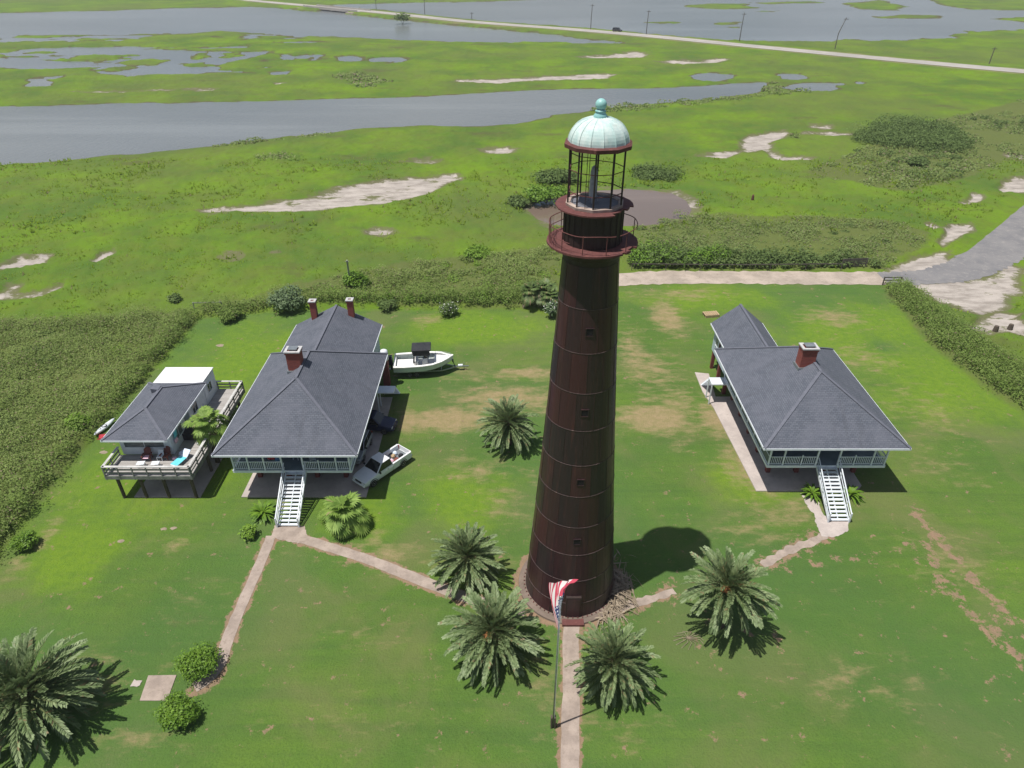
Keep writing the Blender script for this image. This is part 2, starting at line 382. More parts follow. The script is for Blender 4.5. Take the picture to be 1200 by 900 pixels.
POOLS = [[(-120, 63), (0, 65), (60, 62), (105, 53), (140, 46), (138, 52), (150, 57), (200, 60), (260, 61), (312, 60.5), (303, 66), (270, 72), (232, 80), (236, 87), (190, 86), (150, 89.5), (122, 85), (110, 80), (60, 81), (0, 79), (-120, 84)],
         [(-60, 42), (30, 42), (70, 46), (30, 48), (-60, 50)], [(183, 45), (210, 41), (238, 43), (225, 48), (190, 50)], [(245, 51), (262, 46), (272, 50), (255, 52)],
         [(322, 39), (350, 37), (375, 41), (350, 43)], [(280, 42), (300, 40), (303, 44), (285, 47)]]
PONDS = [(335, 67.5, 6, 3.5), (355, 66.5, 6, 2), (347, 77, 5, 2.2), (371, 66, 4, 1.6), (410, 69, 12, 2.6), (398, 73, 6, 1.5), (455, 69.5, 17, 2.6), (292, 82, 14, 3), (320, 72, 6, 2), (328, 85, 5, 1.5), (45, 97, 5, 4), (60, 90, 4, 1.5),
         (952, 101.5, 34, 4.5), (1007, 96.5, 7, 2.2), (836, 90, 22, 4), (929, 90, 14, 3.5), (985, 99, 10, 2)]
TOPLAG = [(396, 5.5), (425, 4.6), (470, 3.6), (560, 2.2), (700, -3), (1000, -6), (1500, -8), (1500, 22), (1200, 34.5), (1140, 37), (1100, 45.5), (1030, 47), (900, 48.5), (860, 48.2), (800, 44), (720, 35.5), (660, 31), (600, 27), (540, 21.5), (470, 14), (430, 9.5), (402, 7)]
ISLANDS = [[(795, 7), (830, 4), (880, 4.5), (880, 7), (893, 9.5), (850, 11), (820, 10)], [(880, 3), (950, 1.5), (965, 3), (900, 5)], [(744, 26), (780, 24.5), (811, 26.5), (780, 28.5)], [(1018, 19), (1060, 17), (1100, 18), (1106, 22), (1060, 22), (1030, 21)],
           [(990, 4), (1030, 0), (1068, 8), (1050, 13), (1010, 11)], [(1085, -2), (1300, -8), (1300, 15), (1200, 12), (1140, 11), (1100, 6)], [(835, 27), (862, 25.5), (862, 28), (845, 29)], [(1160, 22), (1200, 20), (1260, 22), (1200, 26)], [(848, 32), (866, 31), (866, 33)], [(1036, 38), (1050, 37), (1048, 39)], [(818, 13.5), (845, 12.5), (845, 14)], [(870, 13), (915, 12.5), (910, 14.5)],
           [(120, 74), (180, 68.5), (212, 69), (180, 75), (150, 76)], [(110, 82), (152, 77), (155, 80), (130, 84)], [(215, 75), (240, 73.5), (245, 77), (220, 79)], [(222, 65), (245, 61), (250, 67), (232, 70)], [(70, 72), (84, 70), (88, 73), (75, 75)], [(256, 63), (280, 61), (284, 65), (262, 68)], [(100, 60), (118, 56), (118, 60), (105, 62)], [(-60, 70), (30, 71), (60, 76), (-60, 76)]]
POND = [(622, 246), (628, 240), (640, 236), (660, 232), (700, 224), (730, 222), (760, 223), (785, 226), (803, 236), (809, 246), (803, 255), (785, 261), (755, 264), (720, 264), (690, 266), (650, 262), (632, 256)]
LAWN = [(232, 374), (300, 367), (345, 364), (420, 364), (450, 363), (516, 363.5), (592, 362), (613, 364), (652, 372), (700, 352), (728, 337), (800, 331), (1034, 333), (1079, 394), (1111, 422), (1157, 458), (1200, 486), (1300, 552), (1700, 900), (1500, 1500), (-300, 1500), (-600, 1000), (-60, 722), (9, 638), (53, 582), (84, 545), (112, 513), (134, 492), (187, 426)]
SCRUB = {'A': [(-260, 385), (-60, 376), (60, 379), (140, 373), (222, 367), (229, 377), (184, 424), (132, 489), (110, 508), (82, 541), (51, 577), (7, 632), (-60, 715), (-420, 900), (-500, 600)],
         'B': [(232, 362), (300, 352), (335, 338), (420, 322), (480, 310), (560, 302), (640, 293), (656, 300), (654, 366), (612, 361), (540, 361), (450, 360), (380, 358), (300, 364), (240, 371)],
         'C': [(738, 288), (745, 266), (800, 252), (880, 256), (960, 256), (1040, 262), (1088, 276), (1082, 293), (1055, 304), (1030, 315), (900, 316), (738, 315)],
         'D': [(1036, 337), (1062, 333), (1100, 368), (1150, 402), (1200, 432), (1330, 500), (1330, 568), (1200, 482), (1157, 455), (1111, 419), (1079, 391)],
         'E': [(925, 205), (1000, 176), (1060, 148), (1200, 116), (1500, 90), (1500, 200), (1200, 188), (1150, 212), (1060, 232), (1000, 220)]}
SAND = [([(244, 250), (300, 240), (370, 228), (440, 215), (500, 208), (534, 207), (537, 211), (518, 221), (492, 231), (450, 240), (400, 244), (371, 249), (300, 249)], 1.0),
        ([(802, 185), (850, 181), (868, 178), (870, 169), (865, 163), (890, 158), (915, 154), (923, 160), (905, 167), (908, 178), (918, 190), (905, 186), (895, 178), (870, 179), (850, 187)], 1.1),
        ([(524, 96), (600, 92.5), (650, 89), (690, 87), (716, 88), (712, 93), (650, 95), (610, 96), (585, 99)], 1.6), ([(680, 68), (720, 64), (742, 61), (762, 62.5), (752, 68), (700, 69)], 2.0),
        ([(770, 73.5), (800, 72), (858, 70), (840, 74), (800, 76)], 1.8), ([(0, 314), (25, 303), (58, 302), (56, 310), (20, 316), (-20, 318)], .7), ([(-20, 355), (8, 335), (25, 333), (30, 341), (60, 338), (76, 332), (76, 338), (50, 349), (20, 352)], .7),
        ([(106, 307), (120, 298), (134, 293), (134, 299), (112, 309)], .5), ([(1098, 285), (1115, 266), (1138, 264), (1132, 274), (1105, 292)], .6), ([(1164, 222), (1180, 211), (1200, 210), (1230, 214), (1210, 226), (1175, 227)], .8), ([(1128, 240), (1140, 229), (1152, 232), (1148, 239)], .6),
        ([(1060, 306), (1090, 296), (1118, 292), (1112, 304), (1090, 314), (1052, 322)], .7), ([(1132, 385), (1150, 372), (1180, 372), (1215, 385), (1215, 400), (1180, 392), (1160, 396)], .6), ([(1156, 372), (1170, 366), (1195, 370), (1190, 376)], .4)]
SAND += [(SHELL0, 1.2), ([(1046, 320), (1062, 306), (1084, 300), (1112, 303), (1135, 296), (1108, 314), (1070, 323)], 1.0)]
SANDBLOB = [(444, 274, 13, 4), (584, 178, 18, 3.5), (500, 190, 18, 3), (960, 150, 14, 3), (970, 158, 22, 2), (1090, 268, 4, 3), (930, 187, 20, 2.2), (238, 106.5, 14, 1.5), (135, 108, 40, 1.3), (327, 99, 6, 1), (875, 178, 10, 2), (1195, 186, 12, 4), (1130, 405, 6, 3), (4, 172, 2, 1)]
LIME = [(300, 420, 90, 50), (180, 560, 110, 60), (1110, 440, 110, 60), (980, 400, 70, 40), (560, 385, 110, 22), (820, 350, 90, 18), (880, 560, 60, 30), (430, 600, 60, 30), (90, 640, 60, 60), (540, 580, 60, 40), (1050, 380, 80, 30)]
# bare or dry turf: cx, cy, rx, ry, strength
DRY = [(768, 490, 42, 17, 1.0), (790, 480, 40, 40, .5), (525, 492, 45, 14, 1.0), (590, 468, 60, 18, .75), (478, 494, 12, 14, .9), (782, 372, 20, 20, .75), (745, 420, 22, 40, .55), (840, 490, 25, 26, .7), (870, 545, 25, 35, .6), (765, 433, 40, 25, .5), (620, 437, 40, 8, .7),
       (975, 372, 40, 14, .5), (1010, 420, 40, 20, .4), (800, 345, 60, 8, .45), (560, 440, 50, 10, .35), (560, 550, 40, 22, .4), (590, 590, 30, 30, .35), (640, 560, 40, 20, .3), (500, 375, 20, 8, .45), (440, 630, 14, 14, .5), (60, 620, 12, 30, .4), (20, 660, 16, 25, .4),
       (230, 700, 60, 30, .2), (430, 745, 40, 20, .25), (90, 800, 80, 40, .35), (160, 870, 60, 20, .35), (1000, 800, 90, 30, .3), (1120, 660, 60, 50, .3), (920, 600, 50, 24, .45), (890, 560, 30, 20, .5), (1085, 480, 50, 40, .3), (1100, 545, 50, 30, .25), (560, 660, 80, 16, .3), (450, 650, 60, 14, .45), (420, 850, 70, 30, .2), (700, 860, 80, 30, .25), (640, 800, 30, 50, .35), (205, 640, 20, 12, .3), (1160, 390, 40, 14, .3), (885, 620, 60, 20, .35), (330, 590, 14, 8, .3)]
BARE_LINES = [([(1072, 598), (1092, 625), (1125, 660), (1160, 700), (1200, 745), (1260, 800)], 0.72), ([(1085, 640), (1110, 690), (1150, 730), (1200, 775)], 0.6), ([(1145, 775), (1182, 825)], 0.35), ([(905, 668), (950, 660), (1000, 655), (1068, 640)], 0.38), ([(800, 720), (830, 730), (880, 742), (935, 750)], 0.22), ([(1100, 690), (1170, 740), (1210, 790)], .5), ([(1080, 640), (1068, 655)], .3),
              ([(310, 690), (350, 695), (410, 700), (430, 712)], .16), ([(820, 760), (850, 810), (900, 820)], .2)]
PATHS = [([(672, 722), (668, 745), (670, 790), (669, 830), (668, 860), (668, 905), (666, 960), (664, 1040)], 1.15), ([(336, 626), (372, 637), (430, 655), (500, 683), (545, 700), (585, 712), (615, 716)], 0.95),
         ([(318, 628), (305, 660), (285, 705), (268, 745), (256, 785), (246, 797), (228, 806)], 0.85)]
PAL = [([(700, 716), (745, 708), (790, 692)], 0.7), ([(893, 662), (925, 645), (945, 637), (968, 628)], 0.75)]

# ------------------------------------------------------------------ ground
def ground():
    py = np.concatenate([np.arange(990, 210, -1.7), np.arange(210, 60, -1.0), np.arange(60, -12, -0.6), np.arange(-12, -60, -2.0), [-62, -64, -65]])
    v = (py - 450) / F; t = CAM_H / (SP + v * CP); Yr = (CP - v * SP) * t
    Yr = np.concatenate([[-60, -40, -20, -5, 4, 10, 14], Yr])
    Yr = np.sort(Yr)
    dep = np.maximum(Yr, 0) * CP + CAM_H * SP
    ux = np.concatenate([np.arange(-1500, -260, 60), np.arange(-260, -40, 10), np.arange(-40, 1240, 1.9), np.arange(1240, 1480, 10), np.arange(1480, 2760, 60)])
    X = (ux[None, :] - 600) / F * dep[:, None]; Y = np.repeat(Yr[:, None], len(ux), 1)
    nr, nc = X.shape
    x = X.ravel(); y = Y.ravel(); n = len(x)
    far = np.clip((y - 60) / 300, 0.15, 3)
    def wob(sc, am, s): return (fbm(x / sc, y / sc, s, 4) - 0.5) * 2 * am
    jag = wob(6, 1.0, 3) + wob(25, 1.0, 5)
    # water
    wd = np.full(n, -1e3)
    m = (y > 100)
    def sub(poly, mask):
        P = atn(poly); idx = np.where(mask)[0]
        return idx, sdf(x[idx], y[idx], P)
    for poly, am in [(RIVER, 1.6), (LAGOON, 5.0), (TOPLAG, 7.0)] + [(p, 4.5) for p in POOLS]:
        i, d = sub(poly, m); wd[i] = np.maximum(wd[i], d + jag[i] * am)
    for (cx, cy, rx, ry) in PONDS:
        P = atn([(cx + rx * math.cos(a), cy + ry * math.sin(a)) for a in np.linspace(0, 2 * math.pi, 20)[:-1]])
        i, d = sub([(cx + rx * math.cos(a), cy + ry * math.sin(a)) for a in np.linspace(0, 2 * math.pi, 20)[:-1]], m)
        wd[i] = np.maximum(wd[i], d + jag[i] * 3.5)
    for p in ISLANDS:
        i, d = sub(p, m); wd[i] = np.minimum(wd[i], -(d + jag[i] * 5.0))
    # marsh creeks among the pools
    i, d = sub([(-200, 42), (330, 38), (480, 62), (470, 76), (300, 88), (-200, 96)], m)
    nz = fbm(x[i] / 50, y[i] / 26, 41, 5)
    cr = (nz - 0.545) * 60
    wd[i] = np.maximum(wd[i], np.minimum(cr, d * 0.5 - 5))
    isl = (fbm(x[i] / 36, y[i] / 22, 77, 5) - 0.585) * 70
    wd[i] = np.where((isl > 0) & (d > 3), np.minimum(wd[i], -np.minimum(isl, (d - 3) * .6)), wd[i])
    # causeway of the highway is always land
    i = np.where(y > 200)[0]
    wd[i] = np.minimum(wd[i], dseg(x[i], y[i], atn(HWY)) - 13.0 - 2 * jag[i])
    # the bridge gap
    b = at(394, 12.5); i = np.where((np.abs(x - b.x) < 13) & (y > 300))[0]
    dd = 11 - np.abs(x[i] - b.x); inl = np.where(np.abs(y[i] - b.y) < 60)[0]
    wd[i[inl]] = np.maximum(wd[i[inl]], dd[inl])
    i, d = sub(POND, (y > 110) & (y < 200)); pd = d + jag[i] * 0.5
    wdp = np.full(n, -1e3); wdp[i] = pd
    wd = np.maximum(wd, wdp)
    lawn = sdf(x, y, atn(LAWN))
    scr = np.full(n, -1e3)
    for k, p in SCRUB.items(): scr = np.maximum(scr, sdf(x, y, atn(p)) - (2.0 if k == 'E' else 0.0))
    sand = np.full(n, -8.0)
    for poly, s in SAND:
        d = sdf(x, y, atn(poly)); sand = np.maximum(sand, np.clip(d / s, -8, 1.5))
    for (cx, cy, rx, ry) in SANDBLOB:
        c = at(cx, cy); k = (c.y * CP + CAM_H * SP) / F; a = rx * k; bb = ry * (at(cx, cy - 1).y - at(cx, cy + 1).y) / 2
        q = 1 - np.sqrt(((x - c.x) / a) ** 2 + ((y - c.y) / bb) ** 2); sand = np.maximum(sand, np.clip(q * 2, -8, 0.8))
    for (cx, cy, rx, ry) in [(270, 304, 17, 6), (325, 298, 8, 3), (430, 98, 22, 3.5), (120, 425, 10, 5), (60, 385, 8, 4)]:
        c = at(cx, cy); k = (c.y * CP + CAM_H * SP) / F; a = rx * k; bb = ry * (at(cx, cy - 1).y - at(cx, cy + 1).y) / 2
        q = 1 - np.sqrt(((x - c.x) / a) ** 2 + ((y - c.y) / bb) ** 2); sand = np.maximum(sand, np.clip(q * 3 - 1.2, -8, -0.75))
    rim = np.clip(-np.abs(wdp + 0.9) / 0.6 + 1.2, -3, 1.2); sand = np.maximum(sand, np.where(rim > -2.9, rim * 0.30 - 0.62, -8))
    dry = np.zeros(n)
    for (cx, cy, rx, ry, s) in DRY:
        c = at(cx, cy); k = (c.y * CP + CAM_H * SP) / F; a = rx * k; bb = ry * (at(cx, cy - 1).y - at(cx, cy + 1).y) / 2
        q = np.exp(-(((x - c.x) / a) ** 2 + ((y - c.y) / bb) ** 2) * 0.9); dry = np.maximum(dry, q * s)
    lime = np.zeros(n)
    for (cx, cy, rx, ry) in LIME:
        c = at(cx, cy); k = (c.y * CP + CAM_H * SP) / F; a = rx * k; bb = ry * (at(cx, cy - 1).y - at(cx, cy + 1).y) / 2
        lime = np.maximum(lime, np.exp(-(((x - c.x) / a) ** 2 + ((y - c.y) / bb) ** 2) * 0.8))
    bare = np.full(n, -0.22)
    for pts, s in BARE_LINES:
        d = dseg(x, y, atn(pts)); bare = np.maximum(bare, s * np.exp(-(d / 0.75) ** 2))
    for pts, w in PATHS:
        d = dseg(x, y, atn(pts)); bare = np.maximum(bare, 0.95 * np.exp(-(np.maximum(d - w / 2, 0) / 0.30) ** 2))
    for pts, w in PAL:
        d = dseg(x, y, atn(pts)); bare = np.maximum(bare, 0.72 * np.exp(-(np.maximum(d - w / 2, 0) / 0.55) ** 2))
    rt = np.hypot(x - TX, y - TY); bare = np.maximum(bare, 1.4 * np.exp(-(np.maximum(rt - 4.0, 0) / 0.45) ** 2))
    rf = np.hypot(x - 4.6, y - 32.0); bare = np.maximum(bare, 1.1 * np.exp(-(rf / 1.7) ** 4))
    i = np.where(y > 150)[0]
    hw = dseg(x[i], y[i], atn(HWY)); verge = np.zeros(n); verge[i] = np.exp(-((hw - 6) / 3) ** 2)
    wet = np.exp(-np.abs(wd + 1.2 * far) / (1.1 * far))
    wet = np.where(wdp > -6, wet * 0.2, wet)
    # relief
    wild = np.clip(-lawn * 0.8, 0, 1) * np.clip((-wd - 1.5) / 4, 0, 1) * (1 - np.clip(sand + 0.6, 0, 1))
    road = dseg(x, y, atn([(690, 327), (750, 326), (800, 325), (1035, 326), (1110, 322), (1160, 306), (1200, 270), (1260, 215)])); wild *= np.clip((road - 3.5) / 3, 0, 1)
    lot = sdf(x, y, atn(SHELL)); wild *= np.clip((-lot - 0.5) / 2, 0, 1)
    wild[i] *= np.clip((hw - 9) / 6, 0, 1)
    z = wild * (0.55 * fbm(x / 1.5, y / 1.8, 21, 4) + 0.45 * fbm(x / 9, y / 9, 31, 3) * (y < 400))
    z = z + 0.05 * (fbm(x / 6, y / 6, 8, 3) - .5) * np.clip(lawn, 0, 1) * 0
    z = np.where(wd > -1.0, np.clip(-(wd + 1.0) * 0.10, -0.9, 0), z)
    emb = np.zeros(n); emb[i] = np.clip((17 - hw) / 6, 0, 1) * 1.2
    z = np.where(wd < -1.0, z + emb * np.clip((-wd - 1) / 5, 0, 1), z)
    V = np.stack([x, y, z], 1)
    ii = np.arange(nr * nc).reshape(nr, nc)
    Fq = np.stack([ii[:-1, :-1], ii[:-1, 1:], ii[1:, 1:], ii[1:, :-1]], -1).reshape(-1, 4)
    o = raw_mesh('ground', V, Fq, ground_mat(), smooth=True)
    for nm, a in (('lawn', np.clip(lawn / 0.8, -3, 3)), ('scrub', np.clip(scr / 1.0, -3, 3)), ('sand', sand), ('dry', dry), ('lime', lime), ('bare', bare), ('wet', wet), ('verge', verge)):
        at_ = o.data.attributes.new(nm, 'FLOAT', 'POINT'); at_.data.foreach_set('value', np.ascontiguousarray(a, np.float32))
    return tag(o, kind='structure')

def ground_mat():
    t = NT('grass_ground'); p = t.pos()
    n1 = t.noise(p, 0.045, 6, 0.6); n2 = t.noise(p, 0.22, 6, 0.65); n3 = t.noise(p, 1.3, 5, 0.7); n4 = t.noise(p, 6.0, 4, 0.7)
    nj = t.noise(p, 0.9, 8, 0.72)
    jit = t.math('MULTIPLY', t.math('SUBTRACT', nj, 0.5), 8.0)
    nfar = t.math('MULTIPLY', t.math('SUBTRACT', t.noise(t.scale(p, (0.6, 1, 1)), 0.11, 9, 0.72), 0.5), 14.0)
    # wild salt-marsh grass
    w = t.mix(t.step(n1, 0.36, 0.64), (0.070, 0.134, 0.022), (0.124, 0.216, 0.014))
    w = t.mix(t.math('MULTIPLY', t.step(n2, 0.40, 0.68), 0.6), w, (0.112, 0.145, 0.026))
    w = t.mix(t.math('MULTIPLY', t.step(n3, 0.48, 0.72), 0.45), w, (0.082, 0.108, 0.024))
    nb = t.noise(p, 0.014, 5, 0.6)
    w = t.mix(t.math('MULTIPLY', t.step(nb, 0.42, 0.62), 0.45), w, (0.105, 0.125, 0.040))
    ns = t.noise(t.scale(p, (0.5, 1.0, 1)), 0.085, 5, 0.6)
    w = t.mix(t.math('MULTIPLY', t.step(ns, 0.58, 0.72), 0.65), w, (0.085, 0.082, 0.038))
    w = t.mix(t.math('MULTIPLY', t.step(n4, 0.5, 0.8), 0.35), w, (0.19, 0.24, 0.03))
    # mown lawn with mower swathes
    sw = t.n('ShaderNodeMapping'); t.l(p, sw.inputs[0]); sw.inputs[2].default_value = (0, 0, R(-24)); sw.inputs[3].default_value = (0.035, 0.55, 1)
    nsw = t.noise(sw.outputs[0], 1.0, 4, 0.6, 0.7)
    sp = t.n('ShaderNodeSeparateXYZ'); t.l(p, sp.inputs[0])
    g = t.mix(t.step(n1, 0.35, 0.65), (0.070, 0.142, 0.028), (0.122, 0.208, 0.026))
    g = t.mix(t.math('MULTIPLY', t.step(nsw, 0.38, 0.68), 0.6), g, (0.058, 0.110, 0.030))
    g = t.mix(t.math('MULTIPLY', t.step(n2, 0.45, 0.72), 0.5), g, (0.118, 0.172, 0.036))
    g = t.mix(t.math('MULTIPLY', t.step(n3, 0.45, 0.75), 0.45), g, (0.074, 0.110, 0.030))
    g = t.mix(t.math('MULTIPLY', t.step(n4, 0.42, 0.80), 0.55), g, (0.042, 0.086, 0.016))
    g = t.mix(t.math('MULTIPLY', t.step(t.noise(p, 15, 2, 0.6), 0.35, 0.7), 0.5), g, (0.100, 0.165, 0.034))
    g = t.mix(t.math('MULTIPLY', t.step(t.noise(p, 9, 3, 0.7), 0.48, 0.72), 0.5), g, (0.038, 0.080, 0.016))
    nl = t.noise(p, 0.10, 4, 0.6, 0.6)
    g = t.mix(t.math('MULTIPLY', t.step(nl, 0.45, 0.66), 0.62), g, (0.140, 0.152, 0.058))
    g = t.mix(t.math('MULTIPLY', t.step(t.noise(p, 0.030, 3, 0.5), 0.42, 0.60), 0.45), g, (0.062, 0.130, 0.040))
    lv = t.step(t.math('ADD', t.attr('lime'), t.math('MULTIPLY', t.math('SUBTRACT', t.noise(p, 0.16, 6, 0.65), 0.5), 1.6)), 0.2, 1.0)
    g = t.mix(t.math('MULTIPLY', lv, 0.75), g, t.mix(t.step(n3, 0.35, 0.7), (0.145, 0.235, 0.018), (0.105, 0.190, 0.018)))
    # dry turf
    dv = t.math('ADD', t.math('MULTIPLY', t.attr('dry'), 1.25), t.math('MULTIPLY', t.math('SUBTRACT', t.noise(t.scale(p, (0.6, 1.4, 1)), 0.75, 8, 0.7), 0.5), 2.2))
    dk = t.step(dv, 0.16, 0.95)
    dc = t.mix(t.step(n3, 0.3, 0.7), (0.290, 0.225, 0.125), (0.215, 0.190, 0.085))
    g = t.mix(dk, g, dc)
    bv = t.math('ADD', t.attr('bare'), t.math('MULTIPLY', t.math('SUBTRACT', t.noise(p, 0.8, 9, 0.78), 0.5), 5.5))
    bk = t.step(bv, 0.52, 0.78)
    bc = t.mix(t.step(n3, 0.35, 0.7), (0.265, 0.180, 0.118), (0.205, 0.155, 0.100))
    g = t.mix(bk, g, bc)
    lk = t.step(t.math('ADD', t.attr('lawn'), t.math('MULTIPLY', jit, 0.3)), -0.7, 0.7)
    c = t.mix(lk, w, g)
    # litter under scrub
    sk_ = t.step(t.math('ADD', t.attr('scrub'), t.math('MULTIPLY', jit, 0.6)), -0.8, 0.8)
    c = t.mix(t.math('MULTIPLY', sk_, 0.85), c, t.mix(n3, (0.085, 0.105, 0.030), (0.125, 0.145, 0.050)))
    # muddy brown rim of the water
    wk = t.step(t.math('ADD', t.attr('wet'), t.math('MULTIPLY', nfar, 0.15)), 0.22, 0.75)
    c = t.mix(t.math('MULTIPLY', wk, 0.85), c, t.mix(n2, (0.055, 0.050, 0.026), (0.115, 0.095, 0.055)))
    vk = t.step(t.math('ADD', t.attr('verge'), t.math('MULTIPLY', nfar, 0.2)), 0.4, 0.9)
    c = t.mix(t.math('MULTIPLY', vk, 0.6), c, (0.22, 0.19, 0.11))
    # pale salt flats
    jf = t.math('ADD', t.math('MULTIPLY', nfar, 0.75), t.math('MULTIPLY', jit, 0.30))
    sv = t.math('ADD', t.attr('sand'), jf)
    mud = t.math('MULTIPLY', t.step(sv, -1.0, 0.1), 0.75)
    c = t.mix(mud, c, (0.135, 0.12, 0.075))
    s2 = t.step(sv, 0.20, 0.95)
    sc = t.mix(t.step(t.noise(t.scale(p, (0.4, 1, 1)), 0.6, 6, 0.7), 0.35, 0.7), (0.43, 0.39, 0.355), (0.24, 0.215, 0.19))
    c = t.mix(s2, c, sc)
    t.bump(t.math('ADD', t.math('MULTIPLY', n4, 0.6), t.math('MULTIPLY', n3, 0.8)), 0.75, 0.22)
    return t.fin(c, 0.95, 0, 0.12)

TX, TY = 4.49, 36.54
HWY = [(200, -12), (262, -4), (290, 2.2), (340, 6.8), (395, 11.8), (470, 19.3), (540, 27.3), (600, 32.2), (660, 36.2), (720, 41.5), (780, 47), (865, 56), (980, 67.3), (1090, 78), (1200, 88), (1330, 99.5), (1700, 126)]
SHELL = [(1060, 330), (1100, 331), (1157, 328), (1182, 306), (1196, 318), (1194, 345), (1176, 364), (1150, 368), (1125, 362), (1105, 355), (1078, 344)]
ground()

def water_mat(name, c, rough, wave, bst=0.5):
    t = NT(name); p = t.pos()
    n = t.noise(t.scale(p, (1, 0.45, 1)), wave, 5, 0.6); big = t.noise(t.scale(p, (0.4, 1, 1)), 0.012, 4)
    col = t.mix(t.step(big, 0.35, 0.65), c, tuple(x * 0.78 for x in c))
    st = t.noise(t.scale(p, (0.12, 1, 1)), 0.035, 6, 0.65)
    col = t.mix(t.math('MULTIPLY', t.step(st, 0.5, 0.68), 0.5), col, tuple(x * 1.35 for x in c))  # lighter streaks: surface sheen and silty shallows, both mixed into the water colour
    t.bump(n, bst, 0.22)
    return t.fin(col, rough, 0, 0.85)
def sheet(name, x0, x1, y0, y1, z, m):
    o = MB().add([(x0, y0, z), (x1, y0, z), (x1, y1, z), (x0, y1, z)], [(0, 1, 2, 3)]).build(name, m, fix=False)
    return tag(o, kind='structure')
ysplit = at(600, 62).y
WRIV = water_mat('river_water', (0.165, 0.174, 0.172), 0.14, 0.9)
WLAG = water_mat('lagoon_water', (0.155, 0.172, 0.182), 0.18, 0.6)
WPON = water_mat('pond_water', (0.190, 0.145, 0.115), 0.05, 1.2, 0.06)
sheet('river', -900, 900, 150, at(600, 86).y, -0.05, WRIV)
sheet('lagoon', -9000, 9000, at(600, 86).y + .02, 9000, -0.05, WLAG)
pc = at(715, 245)
sheet('pond', pc.x - 26, pc.x + 30, 108, 149.9, -0.05, WPON)

# ------------------------------------------------------------------ roads, paths, slabs (sheets a few mm apart, slabs real steps)
def ribbon(pts, w, z, step=0.6, jit=0.06, wobble=0.12, seed=1, thick=0.0):
    P = [Vector((*p, 0)) if not isinstance(p, Vector) else p for p in pts]
    dense = []
    for a, b in zip(P[:-1], P[1:]):
        n = max(1, int((b - a).length / step))
        dense += [a.lerp(b, k / n) for k in range(n)]
    dense.append(P[-1])
    # smooth
    for _ in range(3):
        dense = [dense[0]] + [(dense[i - 1] + dense[i] * 2 + dense[i + 1]) / 4 for i in range(1, len(dense) - 1)] + [dense[-1]]
    r = random.Random(seed); L = []; Rr = []
    for i, p in enumerate(dense):
        d = (dense[min(i + 1, len(dense) - 1)] - dense[max(i - 1, 0)]).normalized(); nrm = Vector((-d.y, d.x, 0))
        ww = w if not callable(w) else w(i / (len(dense) - 1))
        L.append(p + nrm * (ww / 2 + r.uniform(-jit, jit))); Rr.append(p - nrm * (ww / 2 + r.uniform(-jit, jit)))
    mb = MB(); vs = [(q.x, q.y, z) for q in L] + [(q.x, q.y, z) for q in Rr]; k = len(L)
    mb.add(vs, [(i, k + i, k + i + 1, i + 1) for i in range(k - 1)])
    return mb
for i, (pts, w) in enumerate(PATHS):
    tag(ribbon([at(*p) for p in pts], w, 0.012 + 0.004 * i, 0.5, 0.035, seed=i).build('path', M['path'], fix=False), kind='structure')
for i, (pts, w) in enumerate(PAL):
    tag(ribbon([at(*p) for p in pts], w, 0.012, 0.35, 0.14, seed=20 + i).build('path', M['path'], fix=False), kind='structure')
def polyslab(name, pts, z, h, m, world_pts=False, jit=0.0, seed=3):
    P = [Vector((*p, 0)) if world_pts else at(*p) for p in pts]
    if jit:
        r = random.Random(seed); Q = []
        for a, b in zip(P, P[1:] + P[:1]):
            n = max(1, int((b - a).length / (jit * 3)))
            for k in range(n):
                q = a.lerp(b, k / n); Q.append(q + Vector((r.uniform(-jit, jit), r.uniform(-jit, jit), 0)))
        P = Q
    n = len(P)
    mb = MB().add([(p.x, p.y, z - h) for p in P] + [(p.x, p.y, z) for p in P], [tuple(range(n, 2 * n))] + [(i, (i + 1) % n, n + (i + 1) % n, n + i) for i in range(n)])
    return tag(mb.build(name, m), kind='structure')
# aprons at the stairs
polyslab('path', [(322, 616), (357, 617), (361, 632), (349, 637), (326, 632), (318, 628)], 0.026, 0.02, M['path'], jit=0.05)
polyslab('path', [(952, 592), (957, 588), (965, 604), (994, 610), (994, 622), (978, 630), (962, 628), (956, 612)], 0.026, 0.02, M['slab'], jit=0.07)
polyslab('path', [(938, 578), (947, 578), (960, 590), (958, 604), (950, 600)], 0.02, 0.015, M['slab'], jit=0.07, seed=4)
polyslab('concrete_pad', [(164, 821.5), (196, 821.5), (207, 791.5), (174, 792)], 0.06, 0.06, M['path'])
polyslab('concrete_pad', [(153, 805), (165, 804), (166, 798), (157, 797)], 0.05, 0.05, M['slab'], jit=0.06)
polyslab('patio', [(-24.5, 46.35), (-13.2, 46.35), (-13.2, 62.5), (-24.5, 62.5)], 0.09, 0.09, M['slab'], True)
polyslab('patio', [(22.35, 47.16), (31.6, 47.16), (32.3, 47.9), (32.4, 62.6), (22.5, 62.6), (22.9, 67.4), (21.35, 67.7), (21.3, 63.6), (21.75, 60.5)], 0.09, 0.09, M['slab'], True)
polyslab('patio', [(-34.2, 46.35), (-28.2, 46.35), (-28.2, 57), (-34.2, 57)], 0.08, 0.08, M['slab'], True)
# the far highway on its causeway, with edge lines
tag(ribbon([at(*p) for p in HWY], 10.5, 1.30, 12, 0.1).build('highway', M['hwy'], fix=False), kind='structure')
tag(ribbon([at(*p) for p in HWY], 0.45, 1.34, 12, 0.0).build('road_marking', M['yellowline'], fix=False), kind='structure')
